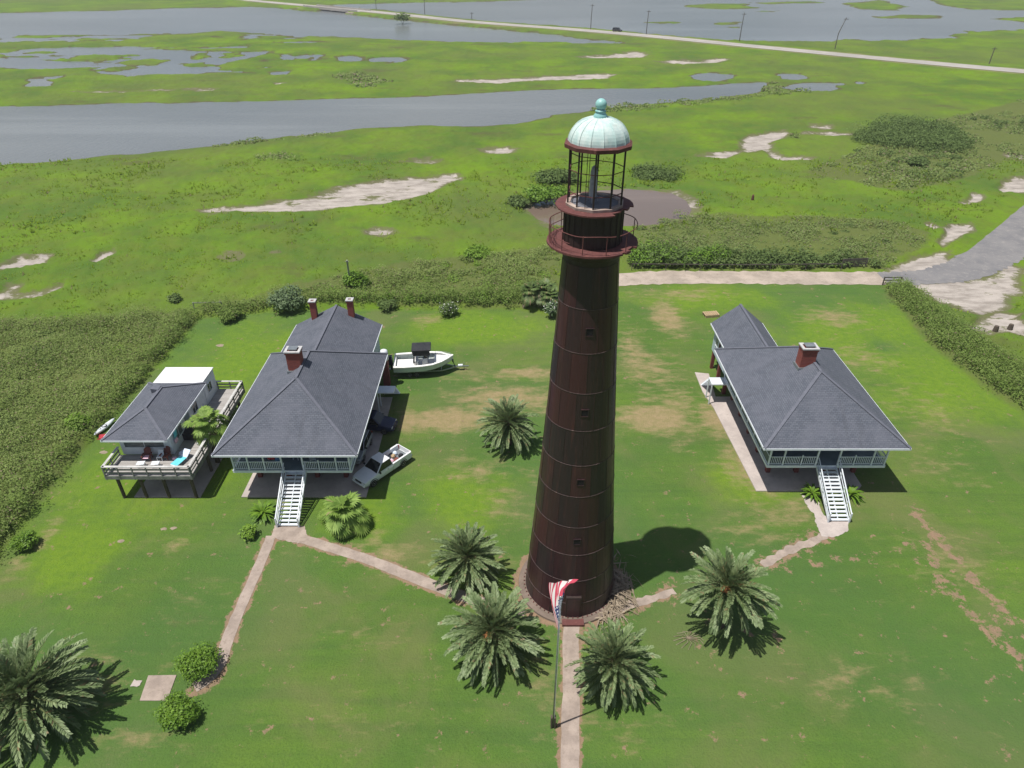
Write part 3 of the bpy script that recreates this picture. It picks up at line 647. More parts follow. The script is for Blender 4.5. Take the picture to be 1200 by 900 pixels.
# shell track, gravel turnaround, asphalt drive
tag(ribbon([at(*p) for p in [(640, 338), (690, 332), (727, 327.5), (780, 325), (850, 325), (950, 326), (1045, 326)]], 4.6, 0.03, 0.8, 0.28).build('track', M['shell'], fix=False), kind='structure')
tag(ribbon([at(*p) for p in [(1034, 326), (1070, 326), (1105, 323), (1135, 315), (1165, 297), (1192, 272), (1225, 240), (1290, 190)]], lambda t: 4.2 + 4.6 * math.sin(math.pi * min(1, t * 1.25)) ** 1.2, 0.042, 0.5, 0.34).build('asphalt_drive', M['road'], fix=False), kind='structure')

# ------------------------------------------------------------------ foliage
def leaf_cloud(C, Rd, n, size, seed=0, shell=0.55, up=0.35):
    """C (k,3) centres, Rd (k,3) radii -> quads of n leaves a clump"""
    r = np.random.default_rng(seed); k = len(C); N = k * n
    d = r.normal(size=(N, 3)); d /= np.linalg.norm(d, axis=1, keepdims=True) + 1e-9
    d[:, 2] = np.where(d[:, 2] < -0.25, -d[:, 2], d[:, 2])
    rad = shell + (1 - shell) * r.random((N, 1)) ** 0.7
    lump = 1 + 0.22 * np.sin(d[:, :1] * 7 + np.repeat(np.arange(k), n)[:, None]) * np.cos(d[:, 1:2] * 6)
    P = np.repeat(C, n, 0) + d * np.repeat(Rd, n, 0) * rad * lump
    nr = d * 0.8 + r.normal(size=(N, 3)) * 0.6; nr[:, 2] += up * 2.2; nr /= np.linalg.norm(nr, axis=1, keepdims=True)
    a = np.cross(nr, r.normal(size=(N, 3))); a /= np.linalg.norm(a, axis=1, keepdims=True) + 1e-9
    b = np.cross(nr, a); s = size * (0.6 + 0.8 * r.random((N, 1)))
    V = np.stack([P - a * s, P - b * s * 0.5, P + a * s, P + b * s * 0.5], 1).reshape(-1, 3)
    V[:, 2] = np.maximum(V[:, 2], 0.02)
    return V, np.arange(N * 4).reshape(-1, 4)

def scrub(name, poly, sp, r0, h0, n, size, m, seed, thr=0.0, label=None, nsc=7.0, cat='scrub', fade=True):
    fade = cat == 'scrub'
    P = atn(poly); x0, y0 = P.min(0); x1, y1 = P.max(0); rg = np.random.default_rng(seed)
    x1 = min(x1, 260); x0 = max(x0, -120); 
    gx, gy = np.meshgrid(np.arange(x0, x1, sp), np.arange(y0, y1, sp)); gx = gx.ravel() + rg.uniform(-.5, .5, gx.size) * sp; gy = gy.ravel() + rg.uniform(-.5, .5, gy.size) * sp
    d = sdf(gx, gy, P); dd = gy * CP + CAM_H * SP; inv = np.abs(gx / dd) < 0.86
    nz = fbm(gx / nsc, gy / nsc, seed, 4)
    k = (d > r0 * 0.5) & inv & (nz > thr)
    if fade and thr > 0.25: k &= rg.random(gx.size) < np.clip(d / (5.5 if sp < 1.5 else 14), 0.06, 1)
    gx, gy, nz, d = gx[k], gy[k], nz[k], d[k]
    s = (0.55 + 0.9 * rg.random(len(gx)) ** 1.5) * (0.65 + 0.9 * np.clip((nz - thr) * 2, 0, 1))
    C = np.stack([gx, gy, h0 * s * 0.42], 1); Rd = np.stack([r0 * s, r0 * s, h0 * s * 0.6], 1)
    V, Fq = leaf_cloud(C, Rd, n, size, seed)
    o = raw_mesh(name, V, Fq, m)
    return tag(o, label, cat, kind='stuff')
scrub('scrub', SCRUB['A'], 0.95, 0.9, 0.95, 190, 0.10, M['scrub'], 1, 0.0, 'low olive scrub field left of the small stilt house')
scrub('scrub', SCRUB['B'], 0.95, 0.9, 1.0, 150, 0.125, M['scrub'], 2, 0.30, 'scrub strip along the back edge of the lawn')
scrub('scrub', SCRUB['C'], 1.05, 0.95, 0.75, 110, 0.14, M['scrubgrey'], 3, 0.26, 'greyish scrub patch between the pond and the shell track')
scrub('scrub', SCRUB['A'], 1.6, 1.1, 1.3, 170, 0.11, M['darkbush'], 71, 0.56, 'taller dark shrubs scattered through the left scrub field')
scrub('scrub', SCRUB['A'], 2.4, 0.9, 0.9, 120, 0.11, M['lime'], 72, 0.55, 'yellow green shrubs scattered through the left scrub field')
scrub('scrub', SCRUB['C'], 2.2, 1.1, 1.1, 120, 0.15, M['darkbush'], 73, 0.52, 'darker shrubs scattered between the pond and the shell track')
scrub('scrub', SCRUB['B'], 2.0, 1.2, 1.3, 140, 0.13, M['lime'], 74, 0.50, 'yellow green shrubs scattered behind the left lawn')
scrub('scrub', SCRUB['E'], 5.0, 2.0, 1.8, 150, 0.25, M['darkbush'], 75, 0.50, 'darker shrubs scattered on the marsh at the upper right', nsc=18)
scrub('hedgerow', SCRUB['D'], 0.8, 0.95, 1.3, 170, 0.105, M['hedge'], 4, 0.0, 'unclipped hedgerow down the right side of the lawn', cat='hedge')
scrub('scrub', SCRUB['E'], 1.9, 1.7, 0.9, 90, 0.25, M['scrubgrey'], 5, 0.40, 'scattered scrub on the marsh at the upper right', nsc=18)
# denser front rows
scrub('hedgerow', [(232, 362), (300, 360), (345, 352), (420, 352), (500, 350), (560, 348), (640, 345), (652, 364), (612, 361), (540, 361), (450, 360), (380, 360), (300, 365), (236, 372)], 1.0, 1.05, 1.6, 190, 0.12, M['hedge'], 6, 0.0, 'taller hedgerow along the back of the left lawn', cat='hedge')
scrub('hedgerow', [(345, 354), (420, 354), (500, 352), (560, 350), (640, 348), (652, 364), (612, 361), (540, 361), (450, 360), (380, 360)], 1.3, 1.1, 1.75, 170, 0.12, M['bush'], 26, 0.42, 'bright green shrubs in the hedgerow behind the left lawn', cat='hedge')
scrub('hedgerow', [(738, 297), (800, 299), (900, 303), (960, 305), (1030, 306), (1030, 315), (900, 316), (738, 315)], 1.0, 1.0, 1.5, 110, 0.2, M['darkbush'], 8, 0.12, 'dark green hedgerow behind the shell track', cat='hedge')
scrub('hedgerow', [(738, 298), (800, 300), (850, 303), (850, 314), (738, 315)], 1.0, 1.0, 1.6, 110, 0.2, M['bush'], 18, 0.30, 'bright green shrubs in the hedgerow behind the shell track', cat='hedge')
edge = [(222, 366), (231, 374), (186, 425), (133, 490), (111, 510), (83, 543), (52, 579), (8, 635), (-60, 716), (-80, 700), (0, 612), (44, 566), (74, 530), (102, 500), (122, 478), (176, 414)]
scrub('hedgerow', edge, 0.9, 0.95, 1.5, 190, 0.10, M['hedge'], 9, 0.0, 'taller dark hedgerow edging the left scrub field', cat='hedge')
scrub('thicket', [(998, 168), (1015, 152), (1045, 146), (1080, 147), (1110, 153), (1134, 172), (1128, 183), (1080, 180), (1030, 176)], 2.2, 2.3, 1.9, 240, 0.22, M['darkbush'], 10, 0.0, 'dense dark thicket standing on the marsh at the upper right', cat='thicket')
scrub('reed_bed', [(742, 200), (770, 199), (798, 210), (790, 216), (755, 214), (742, 210)], 1.1, 1.2, 1.3, 90, 0.24, M['darkbush'], 11, 0.0, 'dark reed bed on the far right bank of the pond', cat='reeds')
scrub('reed_bed', [(246, 172), (300, 163), (330, 163), (425, 152), (430, 157), (330, 168), (250, 178)], 2.0, 1.8, 0.7, 50, 0.3, M['scrubgrey'], 12, 0.42, 'brownish reeds on the near river bank', cat='reeds')
scrub('reed_bed', [(690, 128), (780, 121), (895, 110), (920, 112), (800, 127), (700, 136)], 2.2, 2.0, 0.9, 50, 0.36, M['scrubgrey'], 13, 0.42, 'reeds on the near bank at the right end of the river', cat='reeds')
scrub('reed_bed', [(298, 186), (320, 182), (350, 183), (346, 190), (310, 191)], 1.5, 1.4, 0.7, 60, 0.26, M['scrubgrey'], 14, 0.1, 'small dark reed clump on the marsh below the river', cat='reeds')
scrub('scrub', [(925, 160), (942, 160), (940, 167), (926, 167)], 1.6, 1.6, 1.4, 90, 0.3, M['scrubgrey'], 15, 0.0, 'small grey scrub clump beside the right salt flat')
scrub('reed_bed', [(380, 92), (430, 86), (445, 92), (470, 98), (430, 106), (400, 100)], 4, 3, 1.0, 60, 0.6, M['scrubgrey'], 16, 0.35, 'dark reed patch beyond the river', cat='reeds')
scrub('reed_bed', [(890, 103), (905, 95), (925, 100), (920, 108), (960, 108), (925, 113), (895, 112)], 3, 2.4, 1.1, 60, 0.5, M['scrubgrey'], 17, 0.3, 'reeds at the right tip of the river', cat='reeds')

def marsh_grass(seed, x0, x1, y0, y1, count, ln, m, label):
    rg = np.random.default_rng(seed); X = rg.uniform(x0, x1, count); Y = rg.uniform(y0, y1, count)
    ok = np.abs(X / (Y * CP + CAM_H * SP)) < 0.84
    ok &= fbm(X / 14, Y / 14, seed, 4) > 0.40
    for poly in (LAWN, POND, RIVER): ok &= sdf(X, Y, atn(poly)) < -1.8
    for poly, s in SAND: ok &= sdf(X, Y, atn(poly)) < -1.0
    ok &= dseg(X, Y, atn([(640, 338), (727, 327.5), (850, 325), (1045, 326)])) > 3.6
    ok &= dseg(X, Y, atn([(1034, 326), (1105, 323), (1135, 315), (1165, 297), (1192, 272), (1225, 240), (1290, 190)])) > 6
    X, Y = X[ok], Y[ok]; k = len(X); nb = 7; N = k * nb
    c = np.repeat(np.stack([X, Y, np.full(k, 0.15)], 1), nb, 0) + rg.normal(size=(N, 3)) * (0.3, 0.3, 0.05)
    a = rg.uniform(0, 6.283, N); e = rg.uniform(0.35, 1.2, N); s = ln * rg.uniform(.6, 1.3, (N, 1))
    d = np.stack([np.cos(a) * np.cos(e), np.sin(a) * np.cos(e), np.sin(e)], 1); w = np.stack([-np.sin(a), np.cos(a), np.zeros(N)], 1) * s * 0.16
    V = np.stack([c, c + d * s * .5 - w, c + d * s, c + d * s * .5 + w], 1).reshape(-1, 3)
    return tag(raw_mesh('marsh_grass', V, np.arange(N * 4).reshape(-1, 4), m), label, 'grass', kind='stuff')
M['tuft'] = leafmat('marsh_tuft', (0.150, 0.225, 0.022), (0.300, 0.430, 0.036), (0.28, 0.24, 0.13), 0.05, 0.8, 0.55, 0.06)
marsh_grass(61, -120, 150, 66, 112, 11000, 0.55, M['tuft'], 'rough grass tufts on the marsh just beyond the lawn')
marsh_grass(62, -150, 180, 112, 160, 9000, 0.75, M['tuft'], 'rough grass tufts on the marsh towards the river')
def bush(name, px_, w, h, m, label, cat='bush', n=900, size=0.12, lobes=7, group=None, seed=0, flowers=0):
    c = at(*px_); r = random.Random(seed)
    b = thing(name, label, cat, (c.x, c.y, 0), 0, group)
    C = []; Rd = []
    for k in range(lobes):
        a = r.uniform(0, 6.28); q = r.uniform(0.1, 0.55) * w
        s = r.uniform(0.45, 0.75)
        C.append((q * math.cos(a), q * math.sin(a), h * r.uniform(0.35, 0.62))); Rd.append((w * s * .8, w * s * .8, h * s * 0.62))
    C.append((0, 0, h * 0.45)); Rd.append((w * 0.8, w * 0.8, h * 0.55))
    V, Fq = leaf_cloud(np.array(C), np.array(Rd), n // (lobes + 1), size, seed, 0.35)
    raw_mesh('foliage', V, Fq, m, b)
    mb = MB()
    for k in range(5):
        a = k * 1.25 + seed; mb.tube([(0.05 * math.cos(a), 0.05 * math.sin(a), 0), (w * .25 * math.cos(a), w * .25 * math.sin(a), h * .4), (w * .5 * math.cos(a + .4), w * .5 * math.sin(a + .4), h * .72)], [0.05, 0.035, 0.015], 5)
    mb.build('stem', M['bark'], b, world=False)
    if flowers:
        V, Fq = leaf_cloud(np.array(C), np.array(Rd) * 1.04, flowers // (lobes + 1), 0.09, seed + 5, 0.85)
        raw_mesh('blossom', V, Fq, M['flower'], b)
    return b
bush('round_bush', (233, 788), 1.75, 1.9, M['bush'], 'larger bright green round bush beside the bend of the narrow path', n=5200, size=0.085, seed=1, lobes=11)
bush('round_bush', (214, 840), 1.55, 1.5, M['bush'], 'smaller bright green round bush in front of the concrete pad', n=4400, size=0.085, seed=2, lobes=11)
bush('round_bush', (33, 641), 1.25, 1.35, M['bush'], 'lone green bush by the left scrub edge', n=2600, size=0.1, seed=3)
bush('round_bush', (292, 628), 0.95, 1.1, M['lime'], 'thin yellow green shrub left of the left house stairs', n=700, size=0.13, seed=4, lobes=5)
bush('round_bush', (338, 363), 2.9, 3.0, M['blue_bush'], 'big bluish green bush on the back edge of the lawn', n=4200, size=0.17, seed=5, lobes=10)
bush('round_bush', (268, 374), 2.2, 1.7, M['hedge'], 'low olive bush on the back left corner of the lawn', n=2400, size=0.15, seed=6, lobes=8)
bush('flowering_bush', (527, 369), 1.7, 2.0, M['darkbush'], 'white flowering bush on the back edge of the lawn', n=2200, size=0.14, seed=7, flowers=170)
bush('flowering_bush', (646, 372), 1.4, 2.3, M['blue_bush'], 'white flowering bush close behind the left edge of the tower', n=2000, size=0.14, seed=8, flowers=130)
bush('round_bush', (560, 303), 3.0, 1.9, M['lime'], 'lime green bush in the scrub behind the lawn', n=1800, size=0.2, seed=9, lobes=9)
bush('round_bush', (417, 338), 2.2, 2.8, M['bush'], 'tall bright bush round the leaning post behind the left house', n=2600, size=0.2, seed=10, lobes=9)
bush('round_bush', (640, 238), 5.0, 3.4, M['bush'], 'bright green bush on the left bank of the pond', n=3400, size=0.26, seed=11, lobes=11)
bush('round_bush', (650, 216), 6.0, 3.2, M['darkbush'], 'dark green bush behind the bright bush at the pond', n=3000, size=0.26, seed=12, lobes=11)
bush('round_bush', (606, 241), 3.2, 1.6, M['darkbush'], 'low dark bush left of the pond', n=1600, size=0.24, seed=13)
bush('round_bush', (1074, 197), 3.0, 2.4, M['darkbush'], 'round dark bush in front of the marsh thicket', n=1200, size=0.3, seed=14)
bush('round_bush', (206, 356), 1.4, 1.6, M['darkbush'], 'small dark bush alone on the marsh by the fence end', n=900, size=0.17, seed=15)
bush('round_bush', (820, 301), 1.5, 1.5, M['bush'], 'small bright bush in the scrub right of the pond', n=900, size=0.18, seed=16)
bush('round_bush', (97, 505), 1.5, 2.0, M['lime'], 'yellowish bush at the lawn edge by the small house', n=1500, size=0.15, seed=17)
bush('round_bush', (472, 28), 7, 6, M['darkbush'], 'lone dark tree bush on the causeway by the highway', n=500, size=0.8, seed=18)
bush('round_bush', (455, 363), 1.8, 1.5, M['darkbush'], 'dark bush behind the right corner of the left house', n=1300, size=0.15, seed=19)

# ------------------------------------------------------------------ palms
def date_fronds(n, L, seed, e_top=84, e_bot=-30, lean=0.0, k=14):
    r = np.random.default_rng(seed); Vs = []; Fs = []; RV = MB(); base = 0
    for i in range(n):
        t = (i + 0.5) / n
        az = i * 2.39996 + r.uniform(-.22, .22); e0 = math.radians(e_top + (e_bot - e_top) * t ** 0.85 + r.uniform(-6, 6))
        ln = L * (0.72 + 0.28 * min(1, t * 2.2)) * r.uniform(0.9, 1.08)
        droop = math.radians(r.uniform(30, 50)) * (0.8 + 0.35 * t)
        s = np.linspace(0, 1, k + 1); e = e0 - droop * s ** 1.6; st = ln / k
        rx = np.concatenate([[0], np.cumsum(np.cos(e[:-1]) * st)]); rz = np.concatenate([[0], np.cumsum(np.sin(e[:-1]) * st)])
        sway = r.uniform(-.25, .25) * rx ** 2 / L
        P = np.stack([rx * math.cos(az) - sway * math.sin(az), rx * math.sin(az) + sway * math.cos(az), rz], 1)
        P[:, 0] += lean * rx * 0.5
        # leaflets
        m = 30; q = np.linspace(0.14, 0.995, m); ip = q * k; i0 = np.minimum(ip.astype(int), k - 1); f = (ip - i0)[:, None]
        B = P[i0] * (1 - f) + P[i0 + 1] * f; T = P[i0 + 1] - P[i0]; T /= np.linalg.norm(T, axis=1, keepdims=True)
        S = np.cross(T, (0, 0, 1)); S /= np.linalg.norm(S, axis=1, keepdims=True) + 1e-9; U = np.cross(S, T)
        tw = r.uniform(-.5, .5); S, U = S * math.cos(tw) + U * math.sin(tw), U * math.cos(tw) - S * math.sin(tw)
        ll = 0.45 * L / 3.0 * (np.sin(np.pi * (0.12 + 0.80 * q)) ** 0.7)
        for sd in (-1, 1):
            D = T * 0.80 + S * sd * 0.50 + U * 0.34 + r.normal(size=(m, 3)) * 0.09; D /= np.linalg.norm(D, axis=1, keepdims=True)
            tip = B + D * ll[:, None]; tip[:, 2] -= 0.05 * L / 3; mid = B + D * ll[:, None] * 0.5
            w = np.cross(D, U); w /= np.linalg.norm(w, axis=1, keepdims=True) + 1e-9; w = w * 0.048 * L / 3.0
            Q = np.stack([B, mid - w, tip, mid + w], 1).reshape(-1, 3); Vs.append(Q); Fs.append(np.arange(m * 4).reshape(-1, 4) + base); base += m * 4
        if i % 1 == 0: RV.tube([tuple(p) for p in P[::3]], [0.035, 0.03, 0.022, 0.016, 0.01][:len(P[::3])], 4, False)
    return np.concatenate(Vs), np.concatenate(Fs), RV

def date_palm(px_, zc, L, n, label, seed, fruits=0, lean=0.0, e_bot=-32, rx=0.0):
    n = int(n * 0.95); L *= 1.0
    c = at(px_[0], px_[1], zc)
    t = thing('date_palm', label, 'palm tree', (c.x, c.y, 0), 0, 'feathery date palms on the lawn')
    tr = [(0.42, 0), (0.40, 0.2)]
    zz = 0.35
    while zz < zc - 0.1: tr += [(0.36 + 0.05 * ((int(zz * 6)) % 2), zz)]; zz += 0.17
    tr += [(0.5, zc - 0.05), (0.42, zc + 0.18), (0.12, zc + 0.45)]
    MB().lathe(tr, n=14).build('trunk', M['trunk'], t, world=False)
    V, Fq, RV = date_fronds(n, L, seed, e_bot=e_bot, lean=lean)
    V = V + (0, 0, zc + 0.15)
    V[:, 2] = np.maximum(V[:, 2], 0.05)
    cr = raw_mesh('crown', V, Fq, M['date'], t)
    RV.v = [(a, b, max(0.04, d + zc + 0.15)) for a, b, d in RV.v]
    RV.build('frond_ribs', M['rachis'], cr, world=False, uv=False, fix=False)
    r = random.Random(seed)
    for k in range(fruits):
        a = -1.9 + k * 1.15 + r.uniform(-.3, .3); q = r.uniform(0.75, 1.2); C = np.array([(q * math.cos(a), q * math.sin(a), zc + r.uniform(0.75, 1.05))])
        V, Fq = leaf_cloud(C, np.array([(0.34, 0.34, 0.26)]), 200, 0.07, seed + k, 0.2); raw_mesh('fruit_cluster', V, Fq, M['fruit'], t)
    return t
date_palm((547, 655), 1.9, 3.15, 92, 'date palm above the junction of the left path and the tower base', 11)
date_palm((578, 742), 2.1, 3.55, 96, 'date palm just left of the flagpole', 12, 1)
date_palm((719, 777), 2.0, 3.05, 92, 'date palm right of the concrete path in front of the tower', 13, 0)
date_palm((853, 690), 3.9, 3.35, 96, 'tall date palm right of the tower with orange fruit stalks', 14, 4, e_bot=-30)
date_palm((595, 497), 2.4, 3.25, 92, 'date palm left of the tower between boat and pickup', 15, 0)
date_palm((30, 815), 2.6, 4.3, 104, 'largest darkest date palm cut by the lower left picture edge', 16, 0)

def fan_palm(name, px_, zc, L, n, label, seed, trunk_r=0.18, dead=0, cat='palm tree', group=None, zbase=None, ebot=-35, m='fan'):
    c = at(px_[0], px_[1], zc); t = thing(name, label, cat, (c.x, c.y, 0), 0, group); r = np.random.default_rng(seed)
    tr = [(trunk_r * 1.25, 0)]; zz = 0.2
    while zz < zc: tr.append((trunk_r * (1 + 0.12 * (int(zz * 6) % 2)), zz)); zz += 0.2
    tr += [(trunk_r * 1.3, zc), (0.03, zc + 0.25)]
    MB().lathe(tr, n=10).build('trunk', M['trunk'], t, world=False)
    def leaves(cnt, e_hi, e_lo, ml, nm, sd):
        Vs = []; Fs = []; base = 0; PT = MB(); r = np.random.default_rng(sd)
        for i in range(cnt):
            tt = (i + .5) / cnt; az = i * 2.39996 + r.uniform(-.3, .3); e = math.radians(e_hi + (e_lo - e_hi) * tt + r.uniform(-10, 10))
            pl = L * r.uniform(0.40, 0.85); d = np.array([math.cos(az) * math.cos(e), math.sin(az) * math.cos(e), math.sin(e)])
            o = np.array([0, 0, zc + 0.1]); h = o + d * pl - np.array([0, 0, 0.12 * pl * pl])
            PT.tube([tuple(o), tuple((o + h) / 2 + (0, 0, 0.08)), tuple(h)], 0.018, 4, False)
            e2 = e - math.radians(r.uniform(15, 50)); ax = np.array([math.cos(az) * math.cos(e2), math.sin(az) * math.cos(e2), math.sin(e2)])
            sd_ = np.array([-math.sin(az), math.cos(az), 0]); fl = L * r.uniform(0.42, 0.55); m = 19
            for j in range(m):
                a = math.radians(-118 + 236 * j / (m - 1)); dd = ax * math.cos(a) + sd_ * math.sin(a)
                up = np.cross(ax, sd_); pe = -ax * math.sin(a) + sd_ * math.cos(a); w = 0.048 * fl / 0.55
                ln = fl * (0.8 + 0.2 * math.cos(a)) * r.uniform(.9, 1.1); mid = h + dd * ln * 0.55 - up * 0.03
                tip = h + dd * ln - np.array([0, 0, ln * r.uniform(.16, .34)])
                Vs.append(np.array([h, mid - pe * w, tip, mid + pe * w])); Fs.append(np.arange(4) + base); base += 4
        o = raw_mesh(nm, np.concatenate(Vs), np.array(Fs), M[ml], t)
        PT.build('leaf_stalks', M['rachis'] if ml != 'deadfrond' else M['deadfrond'], o, world=False, uv=False, fix=False)
        return o
    leaves(n, 85, ebot, m, 'crown', seed)
    if dead: leaves(dead, -35, -75, 'deadfrond', 'dead_skirt', seed + 9)
    return t
fan_palm('fan_palm', (242, 497), 4.6, 1.8, 30, 'fan palm between the small stilt house and the left house', 31, 0.2, 7)
fan_palm('fan_palm', (402, 602), 1.5, 2.15, 34, 'bushy fan palm in front of the left house beside the white pickup', 32, 0.25, 3)
for k, (p, s) in enumerate([((622, 343), 1.0), ((636, 341), 1.05), ((645, 348), .9)]):
    fan_palm('fan_palm', p, 2.3 * s, 1.75 * s, 42, ['leftmost fan palm of the clump behind the lawn', 'tallest middle fan palm of the clump behind the lawn', 'fan palm of the back clump nearest the tower edge'][k], 40 + k, 0.2, 9, group='fan palm clump behind the lawn', m='fandark')
def strap_plant(px_, h, n, label, seed, m='bush'):
    c = at(*px_); t = thing('strap_leaf_plant', label, 'plant', (c.x, c.y, 0)); r = np.random.default_rng(seed); Vs = []; Fs = []
    for i in range(n):
        az = i * 2.4 + r.uniform(-.3, .3); e = math.radians(82 - 62 * (i / n) + r.uniform(-8, 8)); P = np.array([0, 0, 0.1]); st = h * r.uniform(.85, 1.2) / 6; sd = np.array([-math.sin(az), math.cos(az), 0])
        for k in range(7):
            w = 0.085 * h * math.sin(math.pi * (0.12 + 0.86 * k / 6.2)); Vs += [P - sd * w, P + sd * w]
            d = np.array([math.cos(az) * math.cos(e), math.sin(az) * math.cos(e), math.sin(e)]); P = P + d * st; e -= math.radians(16)
        b = i * 14; Fs += [(b + 2 * k, b + 2 * k + 1, b + 2 * k + 3, b + 2 * k + 2) for k in range(6)]
    V = np.array(Vs); V[:, 2] = np.maximum(V[:, 2], 0.03); raw_mesh('foliage', V, np.array(Fs), M[m], t)
    MB().lathe([(0.12, 0), (0.1, 0.2), (0.04, 0.35)], n=8).build('stem', M['trunk'], t, world=False)
    return t
strap_plant((309, 604), 1.45, 46, 'strap leaved plant left of the left house stairs', 51)
strap_plant((951, 581), 1.25, 40, 'strap leaved plant left of the right house stairs', 52)
strap_plant((996, 582), 1.3, 40, 'strap leaved plant right of the right house stairs', 53)

# ------------------------------------------------------------------ lighthouse
def rust(name, a, b, c, rough=0.5, isl=0.5):
    t = NT(name); o = t.coord('Object'); i = t.island()
    n = t.noise(t.scale(o, (1, 1, 0.10)), 2.2, 7, 0.7); n2 = t.noise(o, 5, 5, 0.7)
    col = t.mix(t.step(t.math('ADD', t.math('MULTIPLY', i, isl), t.math('MULTIPLY', n, 1 - isl)), 0.2, 0.8), a, b)
    col = t.mix(t.math('MULTIPLY', t.step(n2, 0.55, 0.8), 0.5), col, c)
    st = t.noise(t.scale(o, (1, 1, 0.06)), 4.5, 5, 0.7)
    col = t.mix(t.math('MULTIPLY', t.step(st, 0.52, 0.72), 0.55), col, tuple(x * 1.5 for x in c))
    sc = t.noise(t.scale(o, (2.2, 2.2, 0.5)), 2.4, 3, 0.5)
    col = t.mix(t.math('MULTIPLY', t.step(sc, 0.76, 0.80), 0.35), col, (0.22, 0.17, 0.16))
    t.bump(n2, 0.25, 0.02)
    return t.fin(col, t.math('ADD', t.math('MULTIPLY', n2, 0.3), rough - 0.12), 0.0, 0.5)
M['plate'] = rust('rusted_iron_plate', (0.046, 0.014, 0.018), (0.018, 0.012, 0.016), (0.056, 0.020, 0.020), 0.38)
M['drum'] = rust('dark_iron_drum', (0.018, 0.012, 0.011), (0.027, 0.015, 0.013), (0.04, 0.02, 0.016), 0.55)
M['rusty'] = rust('rusty_red_iron', (0.125, 0.040, 0.036), (0.085, 0.028, 0.027), (0.16, 0.065, 0.05), 0.75, 0.2)
M['flange'] = rust('worn_flange', (0.085, 0.055, 0.055), (0.045, 0.026, 0.028), (0.17, 0.12, 0.11), 0.5, 0.3)
M['verdigris'] = None
def verdi():
    t = NT('copper_verdigris'); o = t.coord('Object'); n = t.noise(t.scale(o, (1, 1, .35)), 2.6, 6, 0.65); n2 = t.noise(o, 9, 4)
    c = t.mix(t.step(n, 0.32, 0.66), (0.40, 0.55, 0.535), (0.57, 0.665, 0.64)); c = t.mix(t.math('MULTIPLY', t.step(n2, 0.55, 0.75), 0.35), c, (0.30, 0.47, 0.46))
    c = t.mix(t.math('MULTIPLY', t.step(t.noise(o, 2.2, 3), 0.6, 0.72), 0.4), c, (0.36, 0.40, 0.36))
    return t.fin(c, 0.65)
M['verdigris'] = verdi()
M['ballgreen'] = pm('finial_paint', (0.22, 0.46, 0.46), (0.28, 0.52, 0.50), 2, 0.4)
M['slate'] = pm('lantern_floor_plate', (0.15, 0.155, 0.18), (0.11, 0.115, 0.135), 2, 0.7)
M['sill'] = pm('lantern_sill', (0.42, 0.35, 0.30), (0.26, 0.19, 0.16), 3, 0.8)
M['beacon'] = pm('beacon_metal', (0.36, 0.38, 0.40), (0.22, 0.235, 0.25), 5, 0.5)
M['dark'] = pm('dark_recess', (0.008, 0.007, 0.007), (0.012, 0.01, 0.01), 3, 0.9)
M['baseconc'] = concrete('tower_base_concrete', (0.20, 0.155, 0.13), (0.14, 0.11, 0.09), (0.09, 0.085, 0.045), 0.9)

def tower_r(z):
    return 3.45 + (1.63 - 3.45) * z / 27 - 0.10 * math.sin(math.pi * min(1, z / 27))
LH = thing('lighthouse', 'tall rusted iron lighthouse tower with a pale green copper dome', 'lighthouse', (TX, TY, 0))
cz = [0.25, 1.6, 3.78, 6.22, 8.68, 11.3, 13.82, 16.48, 19.18, 21.9, 24.7, 27.2]
def P_(r, a, z): return (TX + r * math.cos(a), TY + r * math.sin(a), z)
mb = MB(); seg = 5
for i in range(len(cz) - 1):
    npl = 12; a0 = -math.pi / 2 + (0.5 if i % 2 else 0.0) * 2 * math.pi / npl
    for k in range(npl):
        g = 0.008
        aa = [a0 + 2 * math.pi * (k + g + (1 - 2 * g) * q / seg) / npl for q in range(seg + 1)]
        zz = [cz[i] + 0.012, (cz[i] + cz[i + 1]) / 2, cz[i + 1] - 0.012]
        vs = [P_(tower_r(z), a, z) for z in zz for a in aa]; w = seg + 1
        mb.add(vs, [(r * w + q, r * w + q + 1, (r + 1) * w + q + 1, (r + 1) * w + q) for r in range(2) for q in range(seg)])
core = MB().lathe([(tower_r(z) - 0.03, z) for z in (0.05, 5, 10, 15, 20, 25, 27.2)], (TX, TY, 0), 60)
core.build('tower_core', M['dark'], LH, smooth=True)
for i in range(1, len(cz) - 1):                    # raised vertical laps between plates
    a0 = -math.pi / 2 + (0.5 if i % 2 else 0.0) * math.pi / 6
    for k in range(12):
        a = a0 + k * math.pi / 6
        mb.bar(P_(tower_r(cz[i]) + .004, a, cz[i] + .03), P_(tower_r(cz[i + 1]) + .004, a, cz[i + 1] - .03), 0.032, 0.03)
sh = mb.build('tower_shell', M['plate'], LH, fix=False)
for z in cz[1:-1]:
    r = tower_r(z)
    MB().lathe([(r - 0.03, z - 0.022), (r + 0.022, z - 0.016), (r + 0.022, z + 0.016), (r - 0.03, z + 0.022)], (TX, TY, 0), 60, cap=False).build('seam_flange', M['flange'], LH, uv=False)
